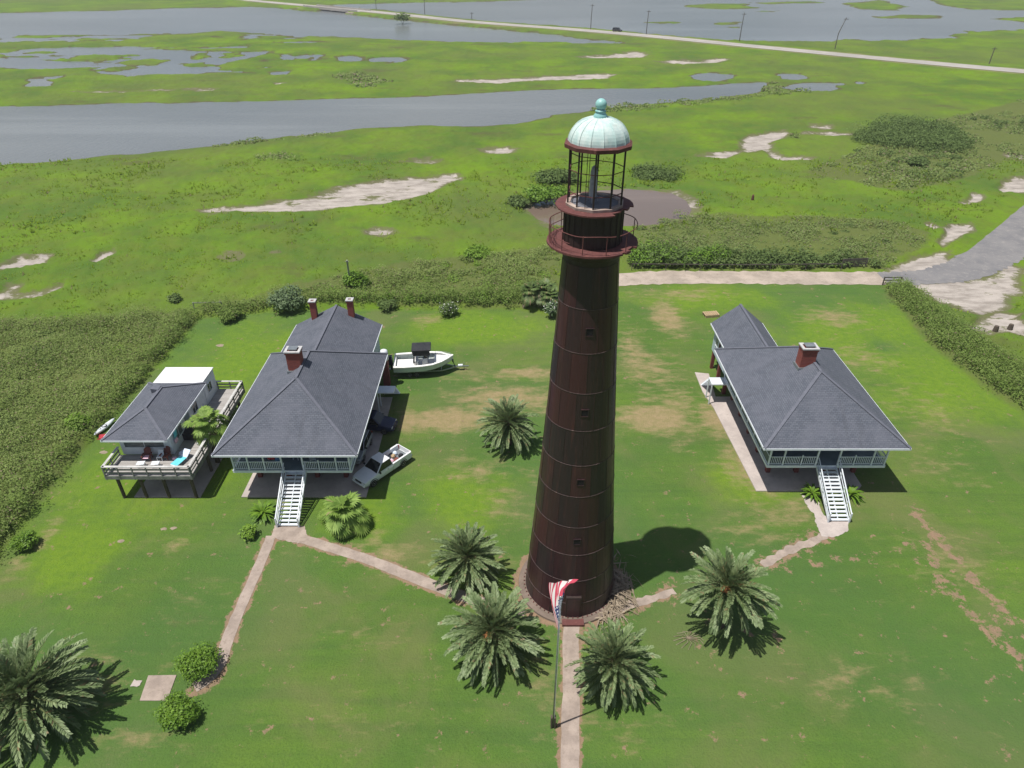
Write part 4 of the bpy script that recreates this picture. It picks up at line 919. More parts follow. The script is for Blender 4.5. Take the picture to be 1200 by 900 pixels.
for z in (7.46, 12.52, 17.84, 23.32):
    r = tower_r(z); mb = MB(); w = 0.2
    mb.box(TX - w, TX + w, TY - r - 0.02, TY - r + 0.5, z - 0.22, z + 0.22)
    win = mb.build('window', M['dark'], LH)
    mb = MB(); y0 = TY - r - 0.05
    mb.box(TX - w - .05, TX + w + .05, y0, y0 + .3, z - .29, z - .223); mb.box(TX - w - .05, TX + w + .05, y0 + .01, y0 + .3, z + .223, z + .27)
    mb.box(TX - w - .05, TX - w - .003, y0 + .005, y0 + .3, z - .22, z + .22); mb.box(TX + w + .003, TX + w + .05, y0 + .005, y0 + .3, z - .22, z + .22)
    mb.build('window_frame', M['plate'], win)
# doorway and base
yd = TY - tower_r(1.2)
dr = MB().box(TX - .55, TX + .55, yd - .10, yd + .5, .28, 2.35).build('doorway', M['drum'], LH)
MB().box(TX - .45, TX + .45, yd - .125, yd - .103, .32, 2.2).build('door_leaf', M['plate'], dr)
MB().box(TX - .8, TX + .8, yd - .75, yd - .12, .0, .22).build('door_step', M['rusty'], LH, bevel=.02)
MB().lathe([(3.98, 0.0), (3.95, 0.16), (3.62, 0.22), (3.60, .25), (3.40, .26)], (TX, TY, 0), 64).build('base_ring', M['baseconc'], LH)
for k in range(60):
    a = k * 2 * math.pi / 60; MB().tube([P_(3.53, a, .24), P_(3.53, a, .34)], 0.05, 6).build('anchor_bolt', M['rusty'], LH, uv=False)
# gallery
zg = 28.15
MB().lathe([(1.58, 27.1), (1.66, 27.5), (1.95, 27.9), (2.35, 28.08), (2.35, 28.1), (1.55, 28.1)], (TX, TY, 0), 48).build('gallery_corbel', M['drum'], LH)
def ring_deck(r0, r1, z0, z1, gaps, n=72, jitter=0.0, seed=1):
    mb = MB(); rr = random.Random(seed)
    rad = [r1 + rr.uniform(-jitter, jitter) for _ in range(n)]
    for k in range(n):
        a = 2 * math.pi * k / n; b = 2 * math.pi * (k + 1) / n; ra, rb = rad[k], rad[(k + 1) % n]
        for (g0, g1, cut) in gaps:
            if g0 <= math.degrees(a) < g1: ra = min(ra, r1 - cut); rb = min(rb, r1 - cut)
        mb.hexa([P_(r0, a, z0), P_(ra, a, z0), P_(rb, b, z0), P_(r0, b, z0)], [P_(r0, a, z1), P_(ra, a, z1), P_(rb, b, z1), P_(r0, b, z1)])
    return mb
gd = ring_deck(1.50, 2.55, 28.11, 28.22, [(318, 332, 0.22), (305, 310, .12)], jitter=0.015).build('gallery_deck', M['rusty'], LH)
mb = MB()
angs = [k * 30 + 12 for k in range(12)]
for d in angs:
    if d in (342,): continue
    a = R(d); mb.tube([P_(2.43, a, 28.2), P_(2.43, a, 29.28)], 0.026, 6)
for hz in (29.25, 28.75):
    a1 = [R(x) for x in range(-60, 296, 6)] if hz > 29 else [R(x) for x in range(60, 236, 6)]
    mb.tube([P_(2.43, a, hz + 0.03 * math.sin(7 * a)) for a in a1], 0.024, 6)
for x in range(150, 216, 6):
    a = R(x); mb.tube([P_(2.43, a, 28.2), P_(2.43, a, 29.25)], 0.011, 4)
mb.build('gallery_railing', M['rusty'], gd, uv=False)
mb = MB(); mb.lathe([(1.60, 28.15), (1.62, 28.4), (1.60, 29.5), (1.62, 30.18)], (TX, TY, 0), 48)
wr = mb.build('watch_room', M['drum'], LH, smooth=False)
for k in range(24):
    a = 2 * math.pi * k / 24; MB().bar(P_(1.635, a, 28.25), P_(1.635, a, 30.15), .05, .035).build('wall_rib', M['drum'], wr, uv=False)
ring_deck(1.45, 2.12, 30.19, 30.27, [(292, 312, .30), (312, 330, .42), (330, 350, .2)], jitter=0.02, seed=3).build('lantern_gallery', M['rusty'], LH)
n10 = 10; off = R(9)
MB().lathe([(1.60, 30.275), (1.62, 30.42), (1.36, 30.44), (1.34, 30.36)], (TX, TY, 0), n10, off, cap=False).build('lantern_sill', M['sill'], LH)
MB().lathe([(1.42, 30.28), (1.42, 30.35)], (TX, TY, 0), n10, off).build('lantern_floor', M['slate'], LH)
for k in range(n10):
    a = off + 2 * math.pi * k / n10
    MB().bar(P_(1.50, a, 30.40), P_(1.50, a, 33.34), 0.085, 0.085).build('lantern_post', M['drum'], LH)
for z, w in ((31.05, .04), (32.2, .034), (33.05, .034)):
    mb = MB()
    for k in range(n10):
        if (z > 33 and k in (7, 8)) or (z < 31.5 and k in (3,)): continue
        a = off + 2 * math.pi * k / n10; b = off + 2 * math.pi * (k + 1) / n10
        mb.bar(P_(1.48, a, z), P_(1.48, b, z), w)
    mb.build('glazing_bar', M['rusty'], LH, uv=False)
for k in (2, 6):
    a = off + 2 * math.pi * (k + .5) / n10; MB().bar(P_(1.44, a, 30.4), P_(1.44, a, 33.3), .03).build('mullion', M['drum'], LH, uv=False)
MB().lathe([(1.44, 33.30), (1.80, 33.33), (1.82, 33.52), (1.70, 33.60), (1.44, 33.58)], (TX, TY, 0), n10, off).build('dome_gutter', M['rusty'], LH)
# segmental dome
prof = [(1.58 * math.cos(t) ** 0.86 if t < 1.45 else 0.22, 33.56 + 1.22 * math.sin(t)) for t in np.linspace(0, 1.45, 12)]
dm = MB().lathe(prof, (TX, TY, 0), 15, off).build('dome', M['verdigris'], LH)
for k in range(15):
    a = off + 2 * math.pi * k / 15; MB().tube([P_(r + 0.012, a, z) for r, z in prof], 0.022, 5).build('dome_rib', M['verdigris'], dm, uv=False)
MB().lathe([(0.36, 34.68), (0.34, 34.86), (0.27, 34.94), (0.25, 35.02), (0.30, 35.05), (0.25, 35.09), (0.20, 35.13), (0.22, 35.16)] + [(0.29 * math.cos(t), 35.36 + 0.29 * math.sin(t)) for t in np.linspace(-0.75, 1.57, 12)], (TX, TY, 0), 24).build('finial_ball', M['ballgreen'], LH, smooth=True)
bc = MB(); bc.lathe([(0.17, 30.6), (0.21, 30.72), (0.21, 31.5), (0.18, 31.6), (0.19, 31.95), (0.14, 32.18), (0.04, 32.3)], (TX - .12, TY + .1, 0), 14)
for a in (0.3, 2.4, 4.5): bc.tube([(TX - .12 + .18 * math.cos(a), TY + .1 + .18 * math.sin(a), 30.8), (TX - .12 + .34 * math.cos(a), TY + .1 + .34 * math.sin(a), 30.35)], .03, 5)
bc.build('beacon_lamp', M['beacon'], LH, smooth=False)

# heap of dead palm fronds at the tower foot
r = random.Random(4); mb = MB()
for k in range(620):
    c = at(r.gauss(711, 13), r.gauss(697, 15)); ang = r.gauss(-1.1, 0.8); L = r.uniform(.8, 2.6); z = r.uniform(.2, 1.0) * max(0.1, 1 - (Vector((c.x - at(711, 692).x, c.y - at(711, 692).y)).length / 2.4))
    d = Vector((math.cos(ang), math.sin(ang), r.uniform(-.12, .12))) * L / 2; s = Vector((-math.sin(ang), math.cos(ang), 0)) * r.uniform(.02, .075)
    q = Vector((c.x, c.y, z + 0.06)); a, b = q - d, q + d; a.z = max(.04, a.z); b.z = max(.04, b.z); m_ = q + Vector((0, 0, r.uniform(0.02, .15)))
    if math.hypot(q.x - TX, q.y - TY) < 3.6: continue
    mb.add([a, m_ - s, b, m_ + s], [(0, 1, 2, 3)])
for p, q in (((737, 684), (748, 713)), ((676, 719), (700, 720)), ((737, 684), (733, 710))): mb.tube([at(*p) + Vector((0, 0, .3)), at(*q) + Vector((0, 0, .05))], .04, 5)
c = at(711, 692); o = mb.build('dead_frond_heap', M['deadfrond'], loc=(c.x, c.y, 0), fix=False, uv=False)
tag(o, 'heap of dry grey palm fronds piled against the tower foot', 'frond heap')

# ------------------------------------------------------------------ houses
def hip_roof(mb, x0, x1, y0, y1, z, h, th=0.16, frun=None, rrun=None):
    xc = (x0 + x1) / 2; run = (x1 - x0) / 2; f = frun or run; rr = rrun or run
    a, b = (xc, y0 + f, z + h), (xc, y1 - rr, z + h)
    t = [(x0, y0, z), (x1, y0, z), (x1, y1, z), (x0, y1, z)]; u = [(p[0], p[1], z - th) for p in t]
    mb.add(t + u + [a, b], [(0, 1, 8), (1, 2, 9, 8), (2, 3, 9), (3, 0, 8, 9), (0, 4, 5, 1), (1, 5, 6, 2), (2, 6, 7, 3), (3, 7, 4, 0), (7, 6, 5, 4)])
    return a, b, t
def gable_roof(mb, x0, x1, y0, y1, z, h, th=0.16):
    xc = (x0 + x1) / 2
    v = [(x0, y0, z), (x1, y0, z), (x1, y1, z), (x0, y1, z), (xc, y0, z + h), (xc, y1, z + h)]; u = [(p[0], p[1], p[2] - th) for p in v[:4]]
    mb.add(v + u, [(0, 4, 5, 3), (1, 2, 5, 4), (0, 1, 4), (2, 3, 5), (0, 6, 7, 1), (1, 7, 8, 2), (2, 8, 9, 3), (3, 9, 6, 0), (6, 9, 8, 7)])
def railing(x0, y0, x1, y1, z, h=0.92, sp=0.15, bal=True):
    mb = MB(); a = Vector((x0, y0, 0)); b = Vector((x1, y1, 0)); L = (b - a).length
    for hz, w, t in ((h, .09, .06), (.12, .07, .05)): mb.bar((x0, y0, z + hz), (x1, y1, z + hz), w, t)
    if bal:
        n = int(L / sp)
        for k in range(1, n):
            p = a.lerp(b, k / n); mb.bar((p.x, p.y, z + .14), (p.x, p.y, z + h - .03), .042)
    return mb
def chimney(root, x, y, z0, z1, w=0.95, d=0.7, cowl=True):
    mb = MB(); mb.box(x - w / 2, x + w / 2, y - d / 2, y + d / 2, z0, z1 - .28); mb.box(x - w / 2 - .06, x + w / 2 + .06, y - d / 2 - .06, y + d / 2 + .06, z1 - .278, z1 - .1)
    c = mb.build('chimney', M['brick'], root)
    mb = MB(); q = .14
    for (a, b, e, f) in ((x - w / 2 - .1, x + w / 2 + .1, y - d / 2 - .1, y - d / 2 + q), (x - w / 2 - .1, x + w / 2 + .1, y + d / 2 - q, y + d / 2 + .1), (x - w / 2 - .1, x - w / 2 + q, y - d / 2 + q + .003, y + d / 2 - q - .003), (x + w / 2 - q, x + w / 2 + .1, y - d / 2 + q + .003, y + d / 2 - q - .003)): mb.box(a, b, e, f, z1 - .098, z1 + .02)
    mb.build('cap', M['capstone'], c)
    if cowl:
        mb = MB(); mb.box(x - w / 4, x + w / 4, y - d / 4, y + d / 4, z1 - .1, z1 + .13); mb.box(x - w / 3, x + w / 3, y - d / 3, y + d / 3, z1 + .132, z1 + .18); mb.build('cowl', M['tin'], c)
    mb = MB(); mb.box(x - w / 2 - .12, x + w / 2 + .12, y - d / 2 - .12, y + d / 2 + .12, z0, z0 + .35 if cowl else z0 + .2)
    mb.build('flashing', M['tin'], c)
    return c
def stair(root, x0, x1, yb, yt, zt, n=14):
    st = MB(); run = (yt - yb)
    for x in (x0 + .04, x1 - .04): st.hexa([(x - .035, yb, .02), (x + .035, yb, .02), (x + .035, yt, zt - .30), (x - .035, yt, zt - .30)], [(x - .035, yb, .24), (x + .035, yb, .24), (x + .035, yt, zt), (x - .035, yt, zt)])
    xm = (x0 + x1) / 2; st.hexa([(xm - .03, yb + .1, .02), (xm + .03, yb + .1, .02), (xm + .03, yt, zt - .34), (xm - .03, yt, zt - .34)], [(xm - .03, yb + .1, .17), (xm + .03, yb + .1, .17), (xm + .03, yt, zt - .06), (xm - .03, yt, zt - .06)])
    s = st.build('stair', M['white'], root)
    for k in range(n):
        z = zt * (k + 1) / (n + 1); y = yb + run * (k + .2) / n; MB().box(x0 + .08, x1 - .08, y, y + .25, z - .045, z).build('tread', M['white'], s)
    for x in (x0, x1):
        h = MB(); h.bar((x, yb, .95), (x, yt, zt + .92), .09, .07); h.bar((x, yb, .5), (x, yt, zt + .45), .05, .05); h.bar((x, yb, .02), (x, yb, 1.05), .12)
        for k in (1, 2, 3): f = k / 4; h.bar((x, yb + run * f, .1 + zt * f), (x, yb + run * f, .95 + zt * f), .06)
        h.build('handrail', M['white'], s)
    return s
def window(root, x, y, z, w, h, axis, out, frame='white', glass='glass', bars=1):
    """window centred at x,y,z in a wall across the axis; out = +-1 the outer side"""
    d = .05
    def bx(mb, u0, u1, a0, a1, z0, z1):
        a0, a1 = min(a0, a1), max(a0, a1)
        if axis == 'y': mb.box(x + u0, x + u1, y + a0, y + a1, z0, z1)
        else: mb.box(x + a0, x + a1, y + u0, y + u1, z0, z1)
    mb = MB(); bx(mb, -w / 2, w / 2, -.02 * out, .02 * out, z - h / 2, z + h / 2); g = mb.build('window', M[glass], root)
    mb = MB(); t = .07
    bx(mb, -w / 2 - t, w / 2 + t, -.03 * out, d * out, z + h / 2 + .002, z + h / 2 + t); bx(mb, -w / 2 - t, w / 2 + t, -.03 * out, (d + .03) * out, z - h / 2 - t, z - h / 2 - .002)
    bx(mb, -w / 2 - t, -w / 2 - .002, -.03 * out, d * out, z - h / 2, z + h / 2); bx(mb, w / 2 + .002, w / 2 + t, -.03 * out, d * out, z - h / 2, z + h / 2)
    for k in range(bars): u = -w / 2 + w * (k + 1) / (bars + 1); bx(mb, u - .025, u + .025, .021 * out, .045 * out, z - h / 2 + .003, z + h / 2 - .003)
    mb.build('window_frame', M[frame], g)
    return g
def ridge(mb, a, b): mb.bar(Vector(a) + Vector((0, 0, .02)), Vector(b) + Vector((0, 0, .02)), .26, .05)

def big_house(label, x0, x1, y0, y1, px0, px1, pyf, posts, lows, sx0, sx1, syb, wing, chims, screen_left, side):
    """x0..y1 eaves; px0, px1, pyf porch edges; wing = (x0, x1, y_end, ridge_z)"""
    H0 = 2.72; ze = 5.6; xc = (x0 + x1) / 2
    h = thing('raised_house', label, 'house', (xc, (y0 + y1) / 2, 0), 0, 'raised cottages beside the tower')
    mb = MB(); a, b, t = hip_roof(mb, x0, x1, y0, y1, ze, 3.9)
    roof = mb.build('roof', M['shingle'], h)
    mb = MB()
    for p, q in ((t[0], a), (t[1], a), (a, b), (t[2], b), (t[3], b)): ridge(mb, p, q)
    mb.build('ridge_caps', M['ridge'], roof, uv=False)
    g = .045; mb = MB()
    for q in ((x0 - g, x1 + g, y0 - g, y0 - .003), (x0 - g, x1 + g, y1 + .003, y1 + g), (x0 - g, x0 - .003, y0, y1), (x1 + .003, x1 + g, y0, y1)): MB().box(*q, ze - .2, ze - .015).build('gutter', M['porch'], roof)
    wx0, wx1, wy, wz = wing
    mb = MB(); gable_roof(mb, wx0, wx1, y1 - 4.3, wy, ze - .03, wz - ze + .03); wr = mb.build('wing_roof', M['shingle'], h)
    mb = MB(); wc = (wx0 + wx1) / 2; ridge(mb, (wc, y1 - 3.8, wz), (wc, wy, wz)); mb.build('ridge_caps', M['ridge'], wr, uv=False)
    mb = MB(); mb.box(wx0 - g, wx0 - .003, y1 + .06, wy, ze - .22, ze - .045); mb.build('gutter', M['porch'], wr); mb = MB(); mb.box(wx1 + .003, wx1 + g, y1 + .06, wy, ze - .22, ze - .045); mb.build('gutter', M['porch'], wr)
    # walls
    bx0 = px0 + 2.3; bx1 = px1 - .05 if side < 0 else px1 - 1.5; byf = pyf + 2.4; byr = y1 - 1.15
    mb = MB(); mb.box(bx0, bx1, byf, byr, H0 + .002, ze - .2); wall = mb.build('wall', M['wall'], h)
    mb = MB(); mb.box(wx0 + .45, wx1 - .45, byr + .01, wy - .45, H0 + .002, ze - .23); mb.box(wx0 + .45, wx1 - .45, byr + .01, wy - .45, H0 - .35, H0 - .001); mb.build('wing_wall', M['wall'], h)
    mb = MB(); mb.box(px0, px1, pyf, byr, H0 - .14, H0); fl = mb.build('porch_floor', M['porchfloor'], h)
    mb = MB(); mb.box(px0 - .03, px1 + .03, pyf - .04, pyf - .003, H0 - .24, H0 + .02); mb.box(px0 - .04, px0 - .003, pyf, byr, H0 - .24, H0 + .02); mb.box(px1 + .003, px1 + .04, pyf, byr, H0 - .24, H0 + .02); mb.build('floor_trim', M['porch'], fl)
    for k in range(6):
        yy = pyf + .6 + k * (byr - pyf - 1.2) / 5; MB().box(px0 + .1, px1 - .1, yy - .08, yy + .08, H0 - .38, H0 - .142).build('floor_joist', M['wall'], fl)
    # posts and railings
    for x in posts: MB().box(x - .065, x + .065, pyf + .02, pyf + .15, H0 + .002, ze - .162).build('porch_post', M['porch'], h)
    for x in lows: MB().box(x - .05, x + .05, pyf + .03, pyf + .13, H0 + .002, H0 + 1.12).build('rail_post', M['porch'], h)
    xs = sorted(posts + lows)
    for p, q in zip(xs[:-1], xs[1:]):
        if p >= sx0 - .25 and q <= sx1 + .25: continue
        railing(p + .07, pyf + .085, q - .07, pyf + .085, H0).build('railing', M['porch'], h)
    # side posts (or screens)
    ysd = np.linspace(pyf, byr, 8)
    for xx, sgn in ((px0, -1), (px1, 1)):
        if sgn == 1 and side < 0 and False: continue
        last = 8 if (sgn == -1 or side < 0) else 2
        for k in range(1, last):
            y = ysd[k]; MB().box(min(xx, xx - sgn * .13), max(xx, xx - sgn * .13), y - .06, y + .06, H0 + .002, ze - .162).build('porch_post', M['porch'], h)
        for k in range(0, last - 1):
            ya, yb = ysd[k] + (.16 if k == 0 else .07), ysd[k + 1] - .07
            if screen_left and sgn == -1:
                sc = MB().box(xx + .05, xx + .08, ya, yb, H0 + .05, ze - .17).build('screen_panel', M['screen'], h)
                mb = MB(); mb.box(xx + .02, xx + .048, ya, yb, H0 + .92, H0 + 1.0); mb.box(xx + .02, xx + .048, ya, yb, H0 + .03, H0 + .14); mb.build('screen_rail', M['porch'], sc)
            else: railing(xx - sgn * .065, ya, xx - sgn * .065, yb, H0, sp=.16).build('railing', M['porch'], h)
    if side > 0:
        mb = MB(); mb.box(px1 - .13, px1, pyf + 2.3, pyf + 2.42, H0, ze - .16); mb.build('porch_post', M['porch'], h)
    # front door, windows
    xm = (sx0 + sx1) / 2
    d = MB().box(xm - .5, xm + .5, byf - .05, byf - .003, H0 + .02, H0 + 2.1).build('door', M['porchfloor'], h)
    MB().box(xm - .36, xm + .36, byf - .07, byf - .052, H0 + .9, H0 + 1.9).build('door_pane', M['glass'], d); MB().box(xm + .40, xm + .45, byf - .1, byf - .052, H0 + .95, H0 + 1.05).build('handle', M['chrome'], d)
    for x in (bx0 + 1.1, xm - 1.7, xm + 1.7, bx1 - 1.1): window(h, x, byf, H0 + 1.25, .95, 1.6, 'y', -1)
    for y in np.linspace(byf + 1.6, byr - 1.6, 4):
        window(h, bx0, y, H0 + 1.25, .95, 1.6, 'x', -1); window(h, bx1, y, H0 + 1.25, .95, 1.6, 'x', 1)
    # piers
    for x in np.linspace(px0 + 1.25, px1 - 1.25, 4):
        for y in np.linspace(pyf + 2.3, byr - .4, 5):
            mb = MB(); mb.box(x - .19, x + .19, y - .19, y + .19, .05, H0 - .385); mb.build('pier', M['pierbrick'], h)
    for x in (wx0 + .7, wx1 - .7):
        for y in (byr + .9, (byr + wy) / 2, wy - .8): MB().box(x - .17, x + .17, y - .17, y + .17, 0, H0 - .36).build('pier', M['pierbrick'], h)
    stair(h, sx0, sx1, syb, pyf - .05, H0)
    for c in chims: chimney(h, *c)
    return h, (bx0, bx1, byf, byr, H0)
LHO, LB = big_house('grey roofed raised cottage with three brick chimneys, boat and pickup parked beside it', -25.55, -13.2, 45.47, 62.6, -24.85, -14.3, 46.9,
    [-24.72, -23.4, -21.98, -20.4, -18.55, -15.6, -14.42], [-17.15], -20.18, -18.3, 42.6, (-24.6, -14.85, 69.2, 8.05),
    [(-20.05, 54.2, 8.6, 10.95, 1.25, 1.0), (-22.1, 68.4, 6.3, 9.0, .62, .62, False), (-17.95, 68.4, 6.6, 9.15, .62, .62, False)], False, -1)
RHO, RB = big_house('grey roofed raised cottage with one brick chimney and a screened side porch', 21.75, 34.4, 46.4, 63.6, 22.96, 33.54, 47.6,
    [23.07, 24.33, 27.3, 29.28, 32.3, 33.46], [25.97, 30.7], 27.38, 29.2, 43.2, (22.85, 28.7, 69.6, 7.95),
    [(27.45, 54.8, 8.6, 10.95, 1.35, 1.05)], True, 1)
# wing windows, shutters, side landings
for y in (65.2, 67.6): window(RHO, 23.30, y, 4.3, .8, 1.3, 'x', -1)
MB().box(23.20, 23.245, 66.25, 66.6, 3.6, 5.0).build('shutter', M['rusty'], RHO)
def landing(root, x0, x1, y0, y1, z, stepdir, m='white'):
    mb = MB(); mb.box(x0, x1, y0, y1, z - .12, z); l = mb.build('side_landing', M[m], root)
    for (x, y) in ((x0 + .06, y0 + .06), (x0 + .06, y1 - .06)): MB().bar((x, y, .02), (x, y, z - .122), .11).build('landing_post', M[m], l)
    xr = x0 if stepdir < 0 else x1
    for k in range(9): yy = y1 + .02 + k * .27; zz = z - .27 * (k + 1); MB().box(x0 + .05, x1 - .05, yy, yy + .27, zz - .05, zz).build('landing_step', M[m], l)
landing(RHO, 21.35, 22.88, 61.2, 62.6, 2.6, -1)
landing(LHO, -14.22, -12.4, 59.6, 60.9, 2.6, 1, 'porch')
# porch furniture of the left house
def porch_thing(name, label, cat, x, y, fn):
    t = thing(name, label, cat, (x, y, 2.72)); fn(t, x, y, 2.72); return t
M['redcloth'] = pm('red_cloth', (0.42, 0.035, 0.05), (0.30, 0.025, 0.04), 3, 0.85)
M['bluecloth'] = pm('blue_cloth', (0.09, 0.20, 0.42), (0.06, 0.14, 0.32), 3, 0.85)
M['turq'] = pm('turquoise_cloth', (0.10, 0.50, 0.62), (0.16, 0.58, 0.66), 3, 0.8)
M['pink'] = pm('pink_cloth', (0.75, 0.42, 0.55), (0.80, 0.58, 0.66), 3, 0.8)
M['paleblue'] = pm('pale_blue_cloth', (0.55, 0.66, 0.80), (0.66, 0.72, 0.82), 3, 0.8)
M['redwood'] = pm('red_brown_plastic', (0.20, 0.062, 0.045), (0.14, 0.045, 0.035), 3, 0.6)
M['pine'] = pm('raw_pine', (0.46, 0.34, 0.20), (0.34, 0.25, 0.15), 3, 0.8)
def drape(x0, x1, y, z0, z1, m, name, label, cat, seed=0):
    mb = MB(); n = 10; k = 6; r = random.Random(seed); ph = r.random() * 6
    for j in range(k + 1):
        for i in range(n + 1): mb.v.append((x0 + (x1 - x0) * i / n, y + .035 * math.sin(i * 1.4 + ph + j * .25) - .03 * (1 - j / k), z0 + (z1 - z0) * j / k + .03 * math.sin(i * .9 + ph) * (j == 0)))
    mb.f = [(j * (n + 1) + i, j * (n + 1) + i + 1, (j + 1) * (n + 1) + i + 1, (j + 1) * (n + 1) + i) for j in range(k) for i in range(n)]
    o = mb.build(name, m, loc=((x0 + x1) / 2, y, z0), fix=False, smooth=True); s = o.modifiers.new('thickness', 'SOLIDIFY'); s.thickness = .015
    return tag(o, label, cat)
drape(-21.75, -21.1, 47.35, 3.6, 4.6, M['redcloth'], 'hanging_towel', 'red cloth hanging inside the front porch of the left house', 'towel', 1)
drape(-21.05, -20.6, 47.35, 3.35, 4.4, M['bluecloth'], 'hanging_towel', 'blue cloth hanging beside the red one in the left house porch', 'towel', 2)
def porch_chair(x, y, z, rz, label, m='white'):
    t = thing('porch_chair', label, 'chair', (x, y, z), rz, 'porch chairs'); L = dict(parent=t, world=False)
    MB().box(-.27, .27, -.26, .26, .40, .45).build('seat', M[m], **L)
    mb = MB(); mb.hexa([(-.27, .22, .45), (.27, .22, .45), (.27, .27, .45), (-.27, .27, .45)], [(-.25, .36, 1.0), (.25, .36, 1.0), (.25, .41, 1.0), (-.25, .41, 1.0)]); mb.build('backrest', M[m], **L)
    for sx in (-1, 1):
        for sy in (-1, 1): MB().bar((sx * .24, sy * .22, 0), (sx * .24, sy * .22, .40), .05).build('leg', M[m], **L)
        MB().bar((sx * .29, -.25, .64), (sx * .29, .28, .66), .06, .04).build('armrest', M[m], **L)
    return t
porch_chair(-18.0, 48.1, 2.72, .4, 'pale chair on the front porch of the left house right of the stairs')
porch_chair(-19.6, 48.6, 2.72, -.2, 'pale chair behind the top of the stairs of the left house')
# water tank on a stand by the wing of the left house
t = thing('water_tank', 'white rounded tank on a brick pillar beside the rear wing of the left house', 'tank', (-14.15, 65.1, 0))
MB().lathe([(0.42, 3.35), (.46, 3.4), (.46, 4.3), (.4, 4.5), (.2, 4.62), (0.02, 4.65)], (-14.15, 65.1, 0), 20).build('tank_body', M['white'], t, smooth=True)
MB().box(-14.5, -13.8, 64.75, 65.45, 0, 3.35).build('pillar', M['pierbrick'], t)

# ------------------------------------------------------------------ small stilt house
SH = thing('stilt_house', 'small grey roofed house on wooden stilts with a wraparound deck', 'house', (-32.5, 52, 0))
mb = MB(); a, b, tt = hip_roof(mb, -36.2, -30.45, 47.75, 57.2, 5.4, 1.35, .14, 3.1, 2.9); rf = mb.build('roof', M['shingle'], SH)
mb = MB()
for p, q in ((tt[0], a), (tt[1], a), (a, b), (tt[2], b), (tt[3], b)): ridge(mb, p, q)
mb.build('ridge_caps', M['ridge'], rf, uv=False)
mb = MB(); mb.box(-36.24, -30.41, 47.71, 47.747, 5.24, 5.39); mb.box(-30.447, -30.41, 47.75, 57.2, 5.24, 5.39); mb.box(-36.24, -36.203, 47.75, 57.2, 5.24, 5.39); mb.build('fascia', M['porch'], rf)
mb = MB(); mb.hexa([(-34.05, 53.7, 6.45), (-33.35, 53.7, 6.45), (-33.35, 54.4, 6.45), (-34.05, 54.4, 6.45)], [(-34.05, 53.7, 6.95), (-33.35, 53.7, 6.85), (-33.35, 54.4, 6.85), (-34.05, 54.4, 6.95)]); mb.build('roof_vent', M['ridge'], rf)
WS = MB(); WS.box(-35.5, -30.85, 48.95, 57.0, 2.92, 5.25); WS.build('wall', M['white'], SH)
mb = MB(); mb.box(-35.5, -30.80, 57.003, 59.8, 2.92, 5.32); mb.build('rear_wall', M['white'], SH)
mb = MB(); mb.box(-35.65, -30.75, 56.75, 59.95, 5.42, 5.52); mb.build('flat_roof', M['flatroof'], SH)
window(SH, -33.3, 48.95, 4.25, 3.6, .95, 'y', -1, glass='blind', bars=1)
window(SH, -30.85, 50.6, 4.3, 1.5, 1.0, 'x', 1, glass='blind'); window(SH, -30.80, 58.2, 4.3, .9, .9, 'x', 1); window(SH, -30.85, 54.5, 4.3, 1.0, 1.0, 'x', 1)
d = MB().box(-30.86, -30.80, 52.2, 53.1, 2.94, 4.95).build('door', M['porchfloor'], SH); MB().box(-30.798, -30.75, 52.28, 52.34, 3.9, 4.0).build('handle', M['chrome'], d)
mb = MB(); mb.box(-35.75, -28.15, 46.0, 48.9, 2.78, 2.9); mb.box(-30.9, -28.15, 48.903, 59.9, 2.78, 2.9); dk = mb.build('deck', M['deck'], SH)
mb = MB(); mb.box(-35.8, -28.1, 45.93, 45.995, 2.5, 2.88); mb.box(-28.147, -28.09, 46.0, 59.9, 2.5, 2.88); mb.box(-35.81, -35.753, 46.0, 48.9, 2.5, 2.88)
for y in np.linspace(46.6, 59.2, 10): mb.box(-35.6, -28.2, y - .05, y + .05, 2.52, 2.778)
mb.build('deck_joists', M['railside'], dk)
def board_rail(pts, name='deck_railing'):
    side = MB(); cap = MB(); cx, cy = -32, 52
    for (x0, y0), (x1, y1) in zip(pts[:-1], pts[1:]):
        L = math.hypot(x1 - x0, y1 - y0); n = max(2, round(L / 1.35)); dx, dy = (x1 - x0) / L, (y1 - y0) / L; ox, oy = dy * .06, -dx * .06
        for k in range(n + 1):
            f = k / n; x, y = x0 + (x1 - x0) * f, y0 + (y1 - y0) * f; side.bar((x + ox * 1.4, y + oy * 1.4, 2.45), (x + ox * 1.4, y + oy * 1.4, 3.8), .09, .09)
        for z in (3.15, 3.5): side.bar((x0, y0, z), (x1, y1, z), .04, .15)
        cap.bar((x0 - dx * .06, y0 - dy * .06, 3.86), (x1 + dx * .06, y1 + dy * .06, 3.86), .24, .045)
    o = side.build(name, M['railside'], SH); cap.build('rail_cap', M['railwood'], o)
board_rail([(-35.7, 48.8), (-35.7, 46.05)]); board_rail([(-35.7, 46.05), (-28.2, 46.05)]); board_rail([(-28.2, 46.05), (-28.2, 59.85)]); board_rail([(-28.2, 59.85), (-30.8, 59.85)])
for x in (-35.05, -33.05, -31.0, -28.55):
    for y in (46.35, 50.0, 54.2, 58.8): MB().tube([(x, y, 0), (x, y, 2.52)], .15, 10).build('stilt', M['stilt'], SH)

